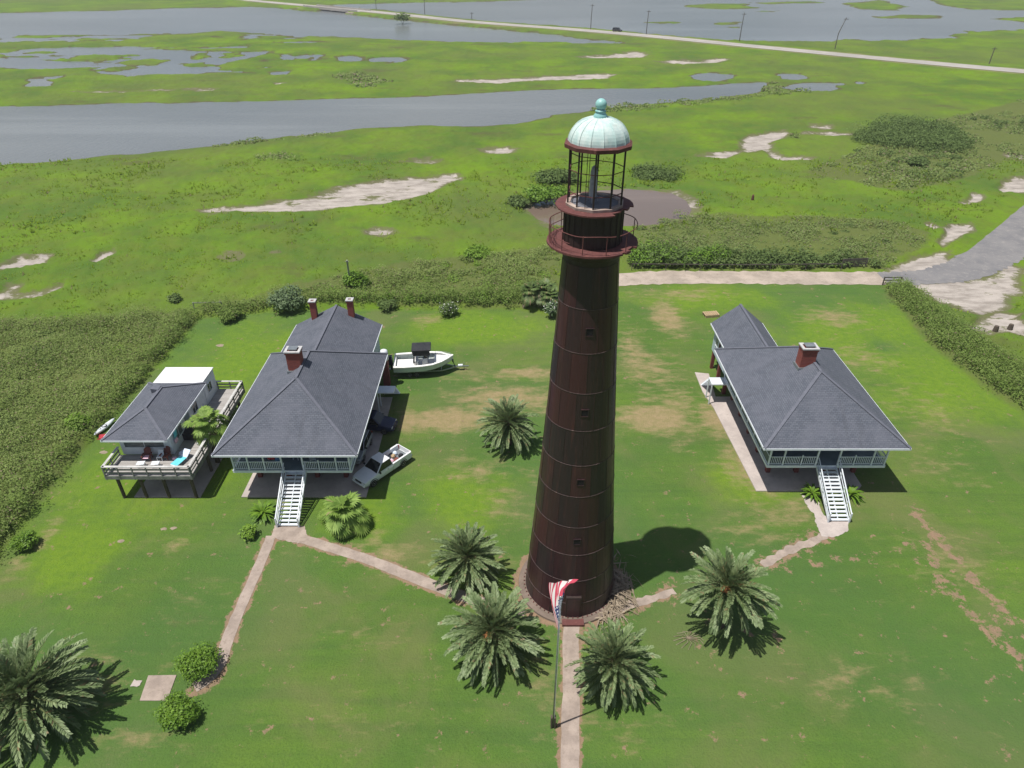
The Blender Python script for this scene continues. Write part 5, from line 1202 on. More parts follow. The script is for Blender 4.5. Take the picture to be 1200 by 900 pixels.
# furniture on the deck
def lounge_chair(x, y, rz, label):
    t = thing('patio_chair', label, 'chair', (x, y, 2.9), rz, 'chairs on the deck of the stilt house'); L = dict(parent=t, world=False)
    MB().hexa([(-.3, -.3, .34), (.3, -.3, .34), (.3, .25, .28), (-.3, .25, .28)], [(-.3, -.3, .39), (.3, -.3, .39), (.3, .25, .33), (-.3, .25, .33)]).build('seat', M['redwood'], **L)
    mb = MB(); n = 7; secs = [(-.3 + .6 * k / (n - 1), .28 + .09 * (1 - (2 * k / (n - 1) - 1) ** 2)) for k in range(n)]
    for k in range(n - 1):
        (xa, ya), (xb, yb) = secs[k], secs[k + 1]; za = 1.0 - .16 * (2 * k / (n - 1) - 1) ** 2; zb = 1.0 - .16 * (2 * (k + 1) / (n - 1) - 1) ** 2
        mb.hexa([(xa, ya - .04, .3), (xb, yb - .04, .3), (xb, yb, .3), (xa, ya, .3)], [(xa, ya + .22, za), (xb, yb + .22, zb), (xb, yb + .26, zb), (xa, ya + .26, za)])
    mb.build('backrest', M['redwood'], **L)
    for sx in (-1, 1):
        MB().box(sx * .35 - .06, sx * .35 + .06, -.3, .36, .52, .56).build('armrest', M['redwood'], **L)
        for yy in (-.26, .26): MB().bar((sx * .33, yy, 0), (sx * .33, yy, .52), .06).build('leg', M['redwood'], **L)
    return t
lounge_chair(-32.95, 48.2, 0.15, 'red brown chair with a pink towel below the front window of the stilt house')
lounge_chair(-31.35, 48.35, -0.1, 'red brown chair at the right front corner of the stilt house wall')
o = MB().box(-33.2, -32.7, 47.85, 48.35, 3.27, 3.31).build('folded_towel', M['pink'], loc=(-32.95, 48.1, 3.27), bevel=.015); tag(o, 'pink towel on the seat of a red brown deck chair', 'towel')
def low_table(x, y, label):
    t = thing('footstool', label, 'stool', (x, y, 2.9), .1, 'white stools on the deck'); L = dict(parent=t, world=False)
    MB().box(-.34, .34, -.26, .26, .40, .45).build('top', M['white'], bevel=.02, **L)
    for sx in (-1, 1):
        for sy in (-1, 1): MB().bar((sx * .28, sy * .2, 0), (sx * .24, sy * .17, .4), .05).build('leg', M['white'], **L)
low_table(-33.05, 47.2, 'left white stool in front of the chair with the pink towel'); low_table(-31.75, 47.2, 'right white stool nearer the turquoise lounger')
t = thing('white_chair', 'small white chair between the two red brown chairs on the deck', 'chair', (-31.75, 48.2, 2.9)); L = dict(parent=t, world=False)
MB().box(-.25, .25, -.25, .25, .4, .44).build('seat', M['white'], **L); MB().hexa([(-.25, .22, .44), (.25, .22, .44), (.25, .26, .44), (-.25, .26, .44)], [(-.23, .34, .86), (.23, .34, .86), (.23, .38, .86), (-.23, .38, .86)]).build('backrest', M['white'], **L)
for sx in (-1, 1):
    for sy in (-1, 1): MB().bar((sx * .22, sy * .22, 0), (sx * .22, sy * .22, .4), .045).build('leg', M['white'], **L)
t = thing('sun_lounger', 'sun lounger on the deck under a turquoise towel', 'sun lounger', (-29.75, 47.9, 2.9), -0.32); L = dict(parent=t, world=False)
MB().hexa([(-.34, -1.0, .28), (.34, -1.0, .28), (.34, .35, .28), (-.34, .35, .28)], [(-.34, -1.0, .33), (.34, -1.0, .33), (.34, .35, .33), (-.34, .35, .33)]).build('bed', M['white'], **L)
MB().hexa([(-.34, .36, .28), (.34, .36, .28), (.34, 1.0, .66), (-.34, 1.0, .66)], [(-.34, .34, .33), (.34, .34, .33), (.34, .98, .72), (-.34, .98, .72)]).build('backrest', M['paleblue'], **L)
for sx in (-1, 1):
    for sy in (-.85, .3): MB().bar((sx * .3, sy, 0), (sx * .3, sy, .28), .05).build('leg', M['white'], **L)
c, s = math.cos(-.32), math.sin(-.32)
o = MB().add([(-29.75 + c * u - s * v, 47.9 + s * u + c * v, z) for z in (3.236, 3.26) for u, v in ((-.38, -.92), (.38, -.92), (.38, .30), (-.38, .30))], [(0, 3, 2, 1), (4, 5, 6, 7), (0, 1, 5, 4), (1, 2, 6, 5), (2, 3, 7, 6), (3, 0, 4, 7)]).build('beach_towel', M['turq'], loc=(-29.75, 47.9, 3.25)); tag(o, 'turquoise towel spread on the deck sun lounger', 'towel')
o = MB().hexa([(-30.45, 48.75, 2.91), (-29.75, 48.6, 2.91), (-29.6, 49.2, 2.91), (-30.3, 49.35, 2.91)], [(-30.35, 48.85, 3.22), (-29.85, 48.7, 3.3), (-29.7, 49.1, 3.3), (-30.2, 49.25, 3.2)]).build('cooler_bag', M['paleblue'], loc=(-30, 49, 2.91), bevel=.04); tag(o, 'pale blue bag on the deck behind the turquoise lounger', 'bag')
o = MB().hexa([(-30.75, 48.1, 2.91), (-30.4, 48.1, 2.91), (-30.4, 48.45, 2.91), (-30.75, 48.45, 2.91)], [(-30.7, 48.15, 3.1), (-30.45, 48.15, 3.12), (-30.45, 48.4, 3.12), (-30.7, 48.4, 3.1)]).build('cloth_bundle', M['pink'], loc=(-30.6, 48.3, 2.91), bevel=.05); tag(o, 'pink bundle on the deck left of the turquoise lounger', 'cloth')
def hang(y0, y1, z0, z1, m, label, sd):
    mb = MB(); n = 6
    for j in range(5):
        for i in range(n + 1): mb.v.append((-30.70 + .04 * math.sin(i * 1.9 + sd + j * .4), y0 + (y1 - y0) * i / n, z0 + (z1 - z0) * j / 4))
    mb.f = [(j * (n + 1) + i, j * (n + 1) + i + 1, (j + 1) * (n + 1) + i + 1, (j + 1) * (n + 1) + i) for j in range(4) for i in range(n)]
    o = mb.build('hanging_towel', m, loc=(-30.8, y0, z0), fix=False, smooth=True); s = o.modifiers.new('thickness', 'SOLIDIFY'); s.thickness = .015; tag(o, label, 'towel')
hang(49.5, 50.1, 4.25, 5.0, M['turq'], 'turquoise towel hanging at the side window of the stilt house', 1)
hang(49.4, 49.9, 3.75, 4.22, M['pink'], 'pale pink towel hanging under the turquoise one', 2)
t = thing('deck_post', 'slim white post standing on the deck by the side wall of the stilt house', 'post', (-29.3, 50.6, 2.9)); MB().lathe([(.16, 0), (.14, .05), (.03, .08), (.03, .75), (.08, .78), (.07, 1.05), (.01, 1.12)], n=10).build('stand', M['white'], t, world=False)
o = MB().box(-30.9, -29.7, 51.0, 52.2, 2.903, 3.7).build('grill_cover', M['canvas'], loc=(-30.3, 51.5, 2.903), bevel=.12); tag(o, 'dark covered grill against the side wall of the stilt house', 'grill')

# ------------------------------------------------------------------ vehicles (local x forward)
def sec(x, pts): return [(x, y, z) for (y, z) in pts]
def body_ring(x, hw, z0, z1, tuck=.08, crown=.03):
    """closed ring across the car: bottom, side, shoulder, top"""
    h = z1 - z0
    return sec(x, [(-hw + tuck, z0), (-hw, z0 + h * .35), (-hw + .01, z0 + h * .7), (-hw + .07, z1 - .02), (-hw * .5, z1 + crown), (0, z1 + crown * 1.3), (hw * .5, z1 + crown), (hw - .07, z1 - .02), (hw - .01, z0 + h * .7), (hw, z0 + h * .35), (hw - tuck, z0)])
def wheel(root, x, y, r=.38, w=.26):
    sg = 1 if y > 0 else -1
    def lat(mb, prof, n=22):
        vs = []; fs = []; m = len(prof)
        for (rr, yy) in prof:
            for k in range(n): a = 2 * math.pi * k / n; vs.append((x + rr * math.cos(a), y + yy, r + rr * math.sin(a)))
        for i in range(m - 1):
            for k in range(n): fs.append((i * n + k, i * n + (k + 1) % n, (i + 1) * n + (k + 1) % n, (i + 1) * n + k))
        fs += [tuple(range(n)), tuple(range((m - 1) * n, m * n))]; mb.add(vs, fs); return mb
    o = lat(MB(), [(r * .64, -w / 2), (r * .95, -w / 2), (r, -w / 4), (r, w / 4), (r * .95, w / 2), (r * .64, w / 2)]).build('wheel', M['rubber'], root, world=False)
    lat(MB(), [(r * .62, sg * w * .3), (r * .60, sg * w * .53), (r * .4, sg * w * .42), (r * .15, sg * w * .48), (r * .1, sg * w * .56)]).build('rim', M['rim'], o, world=False)
def glasshouse(root, x0, x1, x2, x3, zb, zt, hb, ht, paint, doors=1):
    """x0 windscreen foot, x1 roof front, x2 roof rear, x3 rear glass foot"""
    L = dict(parent=root, world=False)
    cab = MB(); B = [(x3, -hb, zb), (x0, -hb, zb), (x0, hb, zb), (x3, hb, zb)]; T = [(x2, -ht, zt), (x1, -ht, zt), (x1, ht, zt), (x2, ht, zt)]
    cab.hexa(B, T); c = cab.build('cab', paint, bevel=.05, **L)
    def pane(nm, a, b, cc, d, m='carglass', f=.10, out=.012):
        a, b, cc, d = map(Vector, (a, b, cc, d)); ce = (a + b + cc + d) / 4; n = (b - a).cross(d - a).normalized()
        if n.dot(ce - Vector(((x0 + x3) / 2, 0, (zb + zt) / 2))) < 0: n = -n
        q = [p.lerp(ce, f) for p in (a, b, cc, d)]
        MB().add([p + n * out for p in q] + [p - n * .03 for p in q], [(0, 1, 2, 3), (4, 7, 6, 5), (0, 4, 5, 1), (1, 5, 6, 2), (2, 6, 7, 3), (3, 7, 4, 0)]).build(nm, M[m], parent=c, world=False)
    pane('windscreen', B[1], B[2], T[2], T[1]); pane('rear_window', B[3], B[0], T[0], T[3])
    for sgn in (0, 1):
        b0, b1, t0, t1 = (B[0], B[1], T[0], T[1]) if sgn == 0 else (B[3], B[2], T[3], T[2])
        b0, b1, t0, t1 = map(Vector, (b0, b1, t0, t1))
        for k in range(doors):
            f0, f1 = k / doors, (k + 1) / doors
            pane('side_window', b0.lerp(b1, f0), b0.lerp(b1, f1), t0.lerp(t1, f1), t0.lerp(t1, f0))
    return c
def lamps(root, xf, hw, z, xr, zr, tail=True):
    L = dict(parent=root, world=False)
    for s in (-1, 1):
        MB().box(xf - .12, xf + .03, min(s * (hw - .42), s * (hw - .05)), max(s * (hw - .42), s * (hw - .05)), z - .1, z + .09).build('headlight', M['lamp'], bevel=.03, **L)
        if tail: MB().box(xr - .025, xr + .1, min(s * (hw - .2), s * (hw - .02)), max(s * (hw - .2), s * (hw - .02)), zr - .2, zr + .16).build('tail_light', M['tail'], bevel=.02, **L)
# white pickup
a = at(416, 569, .55); b = at(478, 524, .9); mid = (a + b) / 2; hd = math.atan2(a.y - b.y, a.x - b.x)
PK = thing('pickup_truck', 'white pickup truck with debris in its open bed beside the left house', 'pickup truck', (mid.x, mid.y, 0), hd)
L = dict(parent=PK, world=False)
rings = [body_ring(2.92, .78, .46, .80, .1, .01), body_ring(2.80, .90, .40, .93, .08, .02), body_ring(2.45, .97, .36, 1.02), body_ring(1.5, .99, .36, 1.11, .06, .04), body_ring(1.05, .99, .36, 1.13, .06, .02), body_ring(.0, .99, .36, 1.13, .06, .01), body_ring(-.52, .99, .36, 1.13, .06, .01)]
bd = MB().loft(rings).build('body', M['truckwhite'], smooth=False, bevel=.03, **L)
glasshouse(PK, 1.42, .62, -.42, -.56, 1.10, 1.80, .93, .74, M['truckwhite'], 1)
mb = MB()
for s in (-1, 1): mb.box(-2.86, -.54, min(s * .99, s * .80), max(s * .99, s * .80), .42, 1.13)
mb.box(-2.86, -.54, -.797, .797, .42, .62); mb.box(-.62, -.54, -.797, .797, .622, 1.12)
bed = mb.build('bed', M['truckwhite'], bevel=.025, **L)
tg = MB().box(-2.94, -2.865, -.9, .9, .55, 1.12).build('tailgate', M['truckwhite'], bevel=.02, **L); MB().box(-2.965, -2.942, -.12, .12, .9, 1.0).build('handle', M['blackplastic'], tg, world=False)
MB().box(-2.80, -.64, -.77, .77, .625, .64).build('bed_liner', M['tin'], bed, world=False)
MB().box(2.84, 3.0, -.86, .86, .44, .63).build('bumper', M['truckwhite'], bevel=.04, **L); MB().box(-3.08, -2.95, -.9, .9, .45, .62).build('bumper', M['chrome'], bevel=.03, **L)
MB().box(2.86, 2.945, -.42, .42, .66, .86).build('grille', M['blackplastic'], bevel=.02, **L)
lamps(PK, 2.86, .90, .78, -2.93, .95)
for x in (1.95, -1.75):
    for s in (-1, 1): wheel(PK, x, s * .88)
    mb = MB()
    for s in (-1, 1): mb.tube([(x + .46 * math.cos(t), s * .985, .40 + .46 * math.sin(t)) for t in np.linspace(.0, math.pi, 9)], .035, 6)
    mb.build('wheel_arch', M['blackplastic'], **L)
for s in (-1, 1): m_ = MB().hexa([(1.12, s * 1.0, 1.12), (1.24, s * 1.0, 1.12), (1.24, s * 1.22, 1.12), (1.12, s * 1.22, 1.12)], [(1.12, s * 1.0, 1.30), (1.22, s * 1.0, 1.30), (1.22, s * 1.22, 1.32), (1.12, s * 1.22, 1.32)]).build('wing_mirror', M['blackplastic'], bevel=.02, **L); MB().box(.05, .22, min(s * .995, s * 1.02), max(s * .995, s * 1.02), .93, .97).build('door_handle', M['blackplastic'], **L)
# load in the bed
ch, sh_ = math.cos(hd), math.sin(hd)
def w_(x, y, z): return Vector((mid.x + x * ch - y * sh_, mid.y + x * sh_ + y * ch, z))
r = random.Random(9); cols = ['pink', 'canvas', 'white', 'pine', 'canvas', 'redwood', 'paleblue', 'pink', 'canvas', 'white', 'pine', 'canvas']
labels = ['pale pink bag', 'black sack', 'white crumpled sheet', 'raw timber offcut', 'dark tyre shaped bundle', 'red brown board', 'pale blue sack', 'pinkish bag', 'dark box', 'white bucket like bundle', 'timber scrap', 'black bag']
spots = [(-1.0, .2), (-1.05, -.35), (-1.5, .35), (-1.6, -.2), (-2.1, .3), (-1.35, .55), (-2.0, -.4), (-1.75, .1), (-2.45, .0), (-1.25, -.05), (-2.35, .5), (-2.5, -.5)]
for k in range(7):
    x, y = spots[k]; s = r.uniform(.16, .28); q = r.uniform(0, 3); vs = []
    C = [];
    for zz, f in ((.645, 1), (.645 + s * .9, 1.05), (.645 + s * 1.5, .6)):
        C.append([w_(x + s * f * math.cos(q + j * math.pi / 4) * r.uniform(.8, 1.2), y + s * f * math.sin(q + j * math.pi / 4) * r.uniform(.8, 1.2), zz) for j in range(8)])
    c = w_(x, y, .645); o = MB().loft(C).build('sack', M[cols[k]], loc=tuple(c), bevel=.02)
    tag(o, labels[k] + ['lying against the cab end of the pickup bed', 'behind the cab on the passenger side of the pickup bed', 'in the middle of the pickup bed', 'across the middle of the pickup bed', 'towards the tailgate of the pickup bed', 'along the bed wall of the pickup', 'near the tailgate corner of the pickup bed'][k].join(['  ', ''])[1:] if False else labels[k] + ' ' + ['against the cab end of the pickup bed', 'behind the cab in the pickup bed', 'in the middle of the pickup bed', 'near the centre of the pickup bed', 'towards the tailgate of the pickup bed', 'along the side wall of the pickup bed', 'near the tailgate corner of the pickup bed'][k], 'load')
def suv(name, label, cat, loc, rz, paint, Ln=4.6, hw=.9, zb=1.02, zt=1.72, wag=True):
    V = thing(name, label, cat, loc, rz); L = dict(parent=V, world=False); h = Ln / 2
    rings = [body_ring(h, hw - .2, .45, .74, .1, .01), body_ring(h - .1, hw - .06, .38, .86, .08, .02), body_ring(h - .5, hw, .34, .95), body_ring(h - 1.35, hw, .34, zb + .02, .06, .04), body_ring(0, hw, .34, zb + .03, .06, .01), body_ring(-h + .5, hw, .34, zb + .03, .06, .01), body_ring(-h + .08, hw - .05, .4, zb, .06, .01), body_ring(-h, hw - .15, .5, zb - .15, .06, .01)]
    MB().loft(rings).build('body', paint, bevel=.03, **L)
    glasshouse(V, h - 1.25, h - 1.95, -h + (.45 if wag else 1.3), -h + (.12 if wag else .7), zb, zt, hw - .06, hw - .2, paint, 2)
    MB().box(h - .05, h + .09, -hw + .12, hw - .12, .4, .58).build('bumper', paint, bevel=.04, **L); MB().box(h - .07, h + .025, -.38, .38, .62, .78).build('grille', M['blackplastic'], bevel=.02, **L)
    lamps(V, h - .06, hw - .06, .74, -h, .85)
    for x in (h - .9, -h + .9):
        for s in (-1, 1): wheel(V, x, s * (hw - .1), .35, .23)
    for s in (-1, 1): MB().hexa([(h - 1.6, s * hw, 1.02), (h - 1.48, s * hw, 1.02), (h - 1.48, s * (hw + .2), 1.02), (h - 1.6, s * (hw + .2), 1.02)], [(h - 1.6, s * hw, 1.17), (h - 1.5, s * hw, 1.17), (h - 1.5, s * (hw + .2), 1.18), (h - 1.6, s * (hw + .2), 1.18)]).build('wing_mirror', M['blackplastic'], bevel=.02, **L)
    return V
suv('parked_car', 'dark blue sport utility vehicle with its nose out from under the left house', 'car', (-14.35, 56.9, 0), R(-8), M['carblue'], 4.7, .95, 1.08, 1.8)
suv('parked_car', 'silver car parked under the right edge of the left house roof', 'car', (-15.0, 52.8, 0.09), R(-95), M['carsilver'], 4.4, .88, .95, 1.5)
c = at(723, 40.2); suv('parked_car', 'dark car driving on the far highway', 'car', (c.x, c.y, 1.3), R(-35), M['blackplastic'], 5.2, 1.1, 1.2, 2.0)

# ------------------------------------------------------------------ boat and its trailer
BX, BY = -10.35, 68.0; BR = R(5)
def hullring(x, hb, zk, zc, zg, fl=.86):
    return sec(x, [(-hb, zg), (-hb * fl, zc), (0, zk), (hb * fl, zc), (hb, zg)])
BT = thing('motor_boat', 'white open motor boat with a black canvas top on a trailer', 'boat', (BX, BY, 0), BR); L = dict(parent=BT, world=False)
stn = [(-3.3, 1.36, .62, .85, 1.5, .92), (-2, 1.44, .60, .85, 1.5, .92), (0, 1.44, .60, .86, 1.55, .9), (1.2, 1.30, .62, .92, 1.60, .85), (2.2, .95, .72, 1.02, 1.70, .75), (2.9, .48, .92, 1.2, 1.76, .65), (3.35, .16, 1.25, 1.45, 1.85, .6), (3.55, .03, 1.62, 1.72, 1.90, .6)]
hull = MB(); rg = [hullring(*s) for s in stn]; n = 5
vs = [p for q in rg for p in q]; fs = []
for i in range(len(rg) - 1):
    for k in range(n - 1): fs.append((i * n + k, i * n + k + 1, (i + 1) * n + k + 1, (i + 1) * n + k))
fs += [tuple(range(n)), tuple(range((len(rg) - 1) * n, len(rg) * n))]
h = hull.add(vs, fs).build('hull', M['hullside'], fix=True, **L)
gw = MB(); inner = []
for s in stn: inner.append((s[0], max(s[1] - .24, .005), s[4] + .03))
for sg in (-1, 1):
    for i in range(len(stn) - 1):
        a, b = stn[i], stn[i + 1]; ia, ib = inner[i], inner[i + 1]
        gw.hexa([(a[0], sg * ia[1], ia[2] - .08), (a[0], sg * (a[1] + .03), a[4] - .05), (b[0], sg * (b[1] + .03), b[4] - .05), (b[0], sg * ib[1], ib[2] - .08)], [(a[0], sg * ia[1], ia[2]), (a[0], sg * (a[1] + .03), a[4] + .03), (b[0], sg * (b[1] + .03), b[4] + .03), (b[0], sg * ib[1], ib[2])])
gw.box(-3.35, -3.1, -1.0, 1.0, 1.15, 1.38)
gw.build('gunwale', M['gelcoat'], **L)
fd = MB(); f = [(1.35, .88, 1.50), (2.2, .60, 1.60), (2.9, .27, 1.70), (3.3, .02, 1.80)]
for a, b in zip(f[:-1], f[1:]): fd.hexa([(a[0], -a[1], a[2] - .1), (b[0], -b[1], b[2] - .1), (b[0], b[1], b[2] - .1), (a[0], a[1], a[2] - .1)], [(a[0], -a[1], a[2]), (b[0], -b[1], b[2]), (b[0], b[1], b[2]), (a[0], a[1], a[2])])
fd.build('foredeck', M['gelcoat'], **L)
MB().hexa([(-3.1, -.98, .98), (1.35, -.9, .98), (1.35, .9, .98), (-3.1, .98, .98)], [(-3.1, -.98, 1.02), (1.35, -.9, 1.02), (1.35, .9, 1.02), (-3.1, .98, 1.02)]).build('cockpit_floor', M['gelcoat'], **L)
cn = MB().hexa([(-.1, -.42, 1.02), (.75, -.42, 1.02), (.75, .42, 1.02), (-.1, .42, 1.02)], [(.05, -.40, 1.85), (.55, -.36, 1.85), (.55, .36, 1.85), (.05, .40, 1.85)]).build('console', M['gelcoat'], bevel=.04, **L)
MB().hexa([(.3, -.38, 1.86), (.58, -.36, 1.86), (.58, .36, 1.86), (.3, .38, 1.86)], [(.12, -.34, 2.22), (.2, -.33, 2.22), (.2, .33, 2.22), (.12, .34, 2.22)]).build('windscreen', M['carglass'], cn, world=False)
MB().box(-.9, -.5, -.5, .5, 1.02, 1.62).build('leaning_seat', M['gelcoat'], bevel=.04, **L); MB().box(-1.1, -.92, -.45, .45, 1.3, 1.62).build('seat_back', M['canvas'], bevel=.03, **L)
MB().box(1.36, 1.42, -.35, .35, 1.06, 1.42).build('hatch', M['tin'], **L)
for sx in (-.75, .65):
    for sy in (-.62, .62): MB().tube([(sx, sy, 1.05), (sx * .95, sy, 2.95)], .035, 6).build('top_post', M['canvas'], uv=False, **L)
for sy in (-.62, .62): MB().tube([(-.7, sy, 2.1), (.62, sy, 2.1)], .025, 6).build('top_rail', M['canvas'], uv=False, **L)
tp = MB(); tp.box(-1.15, 1.05, -.82, .82, 2.95, 3.10); tp.build('canvas_top', M['canvas'], bevel=.05, **L)
lj = MB(); lj.box(-1.0, .9, -.78, -.72, 2.4, 2.94); lj.box(-1.1, -1.04, -.75, .75, 2.55, 2.94); lj.build('life_jacket_net', M['canvas'], **L)
ob = MB(); ob.hexa([(-4.25, -.34, 1.15), (-3.42, -.34, 1.15), (-3.42, .34, 1.15), (-4.25, .34, 1.15)], [(-4.15, -.26, 2.0), (-3.5, -.26, 2.12), (-3.5, .26, 2.12), (-4.15, .26, 2.0)]); ob.box(-3.75, -3.55, -.1, .1, .45, 1.25)
e = ob.build('outboard_motor', M['navy'], bevel=.05, **L); MB().lathe([(.02, -.06), (.16, -.03), (.16, .03), (.02, .06)], (-3.85, 0, .5), 10).build('propeller', M['galv'], e, world=False)
br = MB()
for sg in (-1, 1): br.tube([(1.4, sg * .98, 1.56), (1.5, sg * .96, 1.85), (2.4, sg * .66, 1.95), (3.2, sg * .2, 2.05), (3.3, 0, 2.06)], .018, 5)
br.build('bow_rail', M['galv'], uv=False, **L)
BT.scale = (1.0, 1.16, 1.1)
TRL = thing('boat_trailer', 'galvanised boat trailer under the white boat with its tongue pointing right', 'trailer', (BX, BY, 0), BR); L = dict(parent=TRL, world=False)
mb = MB()
for s in (-1, 1): mb.bar((-3.0, s * .78, .50), (2.2, s * .78, .50), .1); mb.bar((2.2, s * .78, .50), (4.0, 0, .5), .1)
for x in (-2.8, -1, .8, 2.1): mb.bar((x, -.78, .45), (x, .78, .45), .08)
mb.bar((3.6, 0, .5), (5.3, 0, .48), .11); mb.build('frame', M['galv'], uv=False, **L)
mb = MB()
for s in (-1, 1): mb.bar((-2.9, s * .55, .62), (1.8, s * .5, .62), .12, .08)
mb.build('bunk', M['stilt'], **L)
mb = MB(); mb.bar((3.7, 0, .5), (3.45, 0, 1.35), .09); mb.box(3.38, 3.55, -.15, .15, 1.2, 1.45); mb.build('winch_post', M['blackplastic'], **L)
mb = MB(); mb.bar((4.75, .15, .04), (4.75, .15, .95), .07); mb.build('jack', M['galv'], **L)
for x in (-1.55, -.75):
    for s in (-1, 1): wheel(TRL, x, s * 1.08, .33, .2)
for s in (-1, 1): MB().box(-2.0, -.3, min(s * .95, s * 1.22), max(s * .95, s * 1.22), .70, .735).build('fender', M['galv'], **L)
mb = MB(); mb.box(4.05, 4.6, -.16, .16, .53, .72); mb.build('tongue_box', M['white'], bevel=.03, **L)

# ------------------------------------------------------------------ flagpole and flag
fx, fy = 2.62, 24.81; FH = 12.3
FP = thing('flagpole', 'slim white flagpole beside the concrete path in front of the tower', 'flagpole', (fx, fy, 0))
MB().lathe([(.055, 0), (.05, 6), (.032, FH)], (fx, fy, 0), 10).build('pole', M['galv'], FP, smooth=True)
MB().lathe([(.01, -.09), (.07, -.05), (.085, 0), (.07, .05), (.01, .09)], (fx, fy, FH + .08), 12).build('finial', M['chrome'], FP, smooth=True)
mb = MB(); mb.box(fx - .16, fx - .07, fy - .12, fy + .12, 0, 1.15); mb.box(fx + .07, fx + .16, fy - .12, fy + .12, 0, 1.15); mb.build('base_post', M['stilt'], FP); mb = MB(); mb.tube([(fx + .07, fy - .03, 1.0), (fx + .06, fy - .03, FH - .1)], .008, 4); mb.build('halyard', M['white'], FP, uv=False)
def flag_mat():
    t = NT('flag_cloth'); u = t.n('ShaderNodeUVMap', uv_map='flag').outputs[0]; s = t.n('ShaderNodeSeparateXYZ'); t.l(u, s.inputs[0]); x, y = s.outputs[0], s.outputs[1]
    k = t.math('MODULO', t.math('FLOOR', t.math('MULTIPLY', y, 13)), 2); red = t.math('SUBTRACT', 1.0, k)
    c = t.mix(red, (0.80, 0.76, 0.76), (0.62, 0.075, 0.13))
    can = t.math('MULTIPLY', t.math('LESS_THAN', x, 0.4), t.math('GREATER_THAN', y, 6 / 13))
    sx = t.math('SUBTRACT', t.math('FRACT', t.math('MULTIPLY', x, 15)), .5); sy = t.math('SUBTRACT', t.math('FRACT', t.math('MULTIPLY', y, 16.7)), .5)
    star = t.math('LESS_THAN', t.math('ADD', t.math('MULTIPLY', sx, sx), t.math('MULTIPLY', sy, sy)), .075)
    c = t.mix(can, c, t.mix(star, (0.022, 0.032, 0.16), (0.7, 0.72, 0.8)))
    t.fin(c, .75); tr = t.n('ShaderNodeBsdfTranslucent'); t.l(c, tr.inputs[0]); mx = t.n('ShaderNodeMixShader'); mx.inputs[0].default_value = .3
    t.l(t.b.outputs[0], mx.inputs[1]); t.l(tr.outputs[0], mx.inputs[2]); t.l(mx.outputs[0], t.out.inputs[0]); return t.m
def flag():
    nu, nv = 34, 26; V = []; UV = []
    top = [Vector((fx + .07, fy, 12.0)), Vector((fx + .20, fy + .55, 12.15)), Vector((fx + .42, fy + 1.05, 12.2)), Vector((fx + 1.05, fy + 1.45, 12.15))]
    bot = [Vector((fx + .05, fy, 9.35)), Vector((fx - .30, fy + .7, 9.8)), Vector((fx - .50, fy + 1.5, 10.6)), Vector((fx - .42, fy + 1.75, 11.5))]
    def bz(P, t): return P[0] * (1 - t) ** 3 + P[1] * 3 * t * (1 - t) ** 2 + P[2] * 3 * t * t * (1 - t) + P[3] * t ** 3
    for j in range(nv + 1):
        v = j / nv
        for i in range(nu + 1):
            u = i / nu; p = bz(bot, u).lerp(bz(top, u), v)
            if u < .38: p = p.lerp(Vector((fx + .06 + .05 * math.sin(v * 40), p.y * .25 + (fy + .1) * .75, p.z)), (1 - u / .38) * .75 * (.4 + .6 * math.sin(math.pi * v)))
            f = min(1, u * 2.2); n = Vector((.55, -.7, .45))
            p = p + n * (.10 * f * math.sin(v * 15 + u * 5) + .05 * f * math.sin(v * 27 - u * 8)) + Vector((0, 0, .05 * math.sin(u * 20) * v * f))
            V.append(p); UV.append((u, v ** 0.5))
    w = nu + 1; Fq = [(j * w + i, j * w + i + 1, (j + 1) * w + i + 1, (j + 1) * w + i) for j in range(nv) for i in range(nu)]
    mb = MB(); mb.v = [tuple(p) for p in V]; mb.f = Fq
    o = mb.build('flag', flag_mat(), loc=(fx, fy, 11), fix=False, smooth=True, uv=False)
    l = o.data.uv_layers.new(name='flag')
    for lp in o.data.loops: l.data[lp.index].uv = UV[lp.vertex_index]
    tag(o, 'red, white and blue striped flag with stars fluttering from the flagpole', 'flag')
flag()

# ------------------------------------------------------------------ fences, posts, small things
def fence(name, pts, label, h=1.3, sp=2.4, rails=(.45, 1.0), m='pole', w=.12, cat='fence', boards=False):
    c = pts[0]; t = thing(name, label, cat, (c.x, c.y, 0))
    for a, b in zip(pts[:-1], pts[1:]):
        n = max(1, round((b - a).length / sp))
        for k in range(n + 1): p = a.lerp(b, k / n); MB().bar((p.x, p.y, 0), (p.x, p.y, h), w).build('fence_post', M[m], t)
        mb = MB()
        for z in rails: mb.bar((a.x, a.y, z), (b.x, b.y, z), .05, .14 if not boards else .2)
        mb.build('rail', M[m], t)
    return t
M['palerail'] = pm('pale_rail', (.34, .36, .30), (.22, .24, .19), 2, .8)
fence('wooden_fence', [at(229, 366), at(262, 365)], 'short rail fence at the back left corner of the lawn', 1.5, 3.3, (1.4,), 'palerail')
fence('wooden_fence', [at(986, 314), at(1014, 313)], 'short grey board fence in the hedgerow by the shell track', 1.5, 2.6, (.3, .6, .9, 1.2, 1.42), 'pole', .16, boards=True)
fence('farm_gate', [at(1034, 334), at(1054, 334)], 'grey wooden gate at the start of the asphalt drive', 1.3, 2.2, (.3, .75, 1.2), 'pole', .14, 'gate')
fence('wire_fence', [at(740, 317), at(860, 318), at(985, 317)], 'thin post and wire fence along the shell track', 1.2, 5, (1.1,), 'pole', .08)
for pts in ([(1049, 338), (1048, 334)],): pass
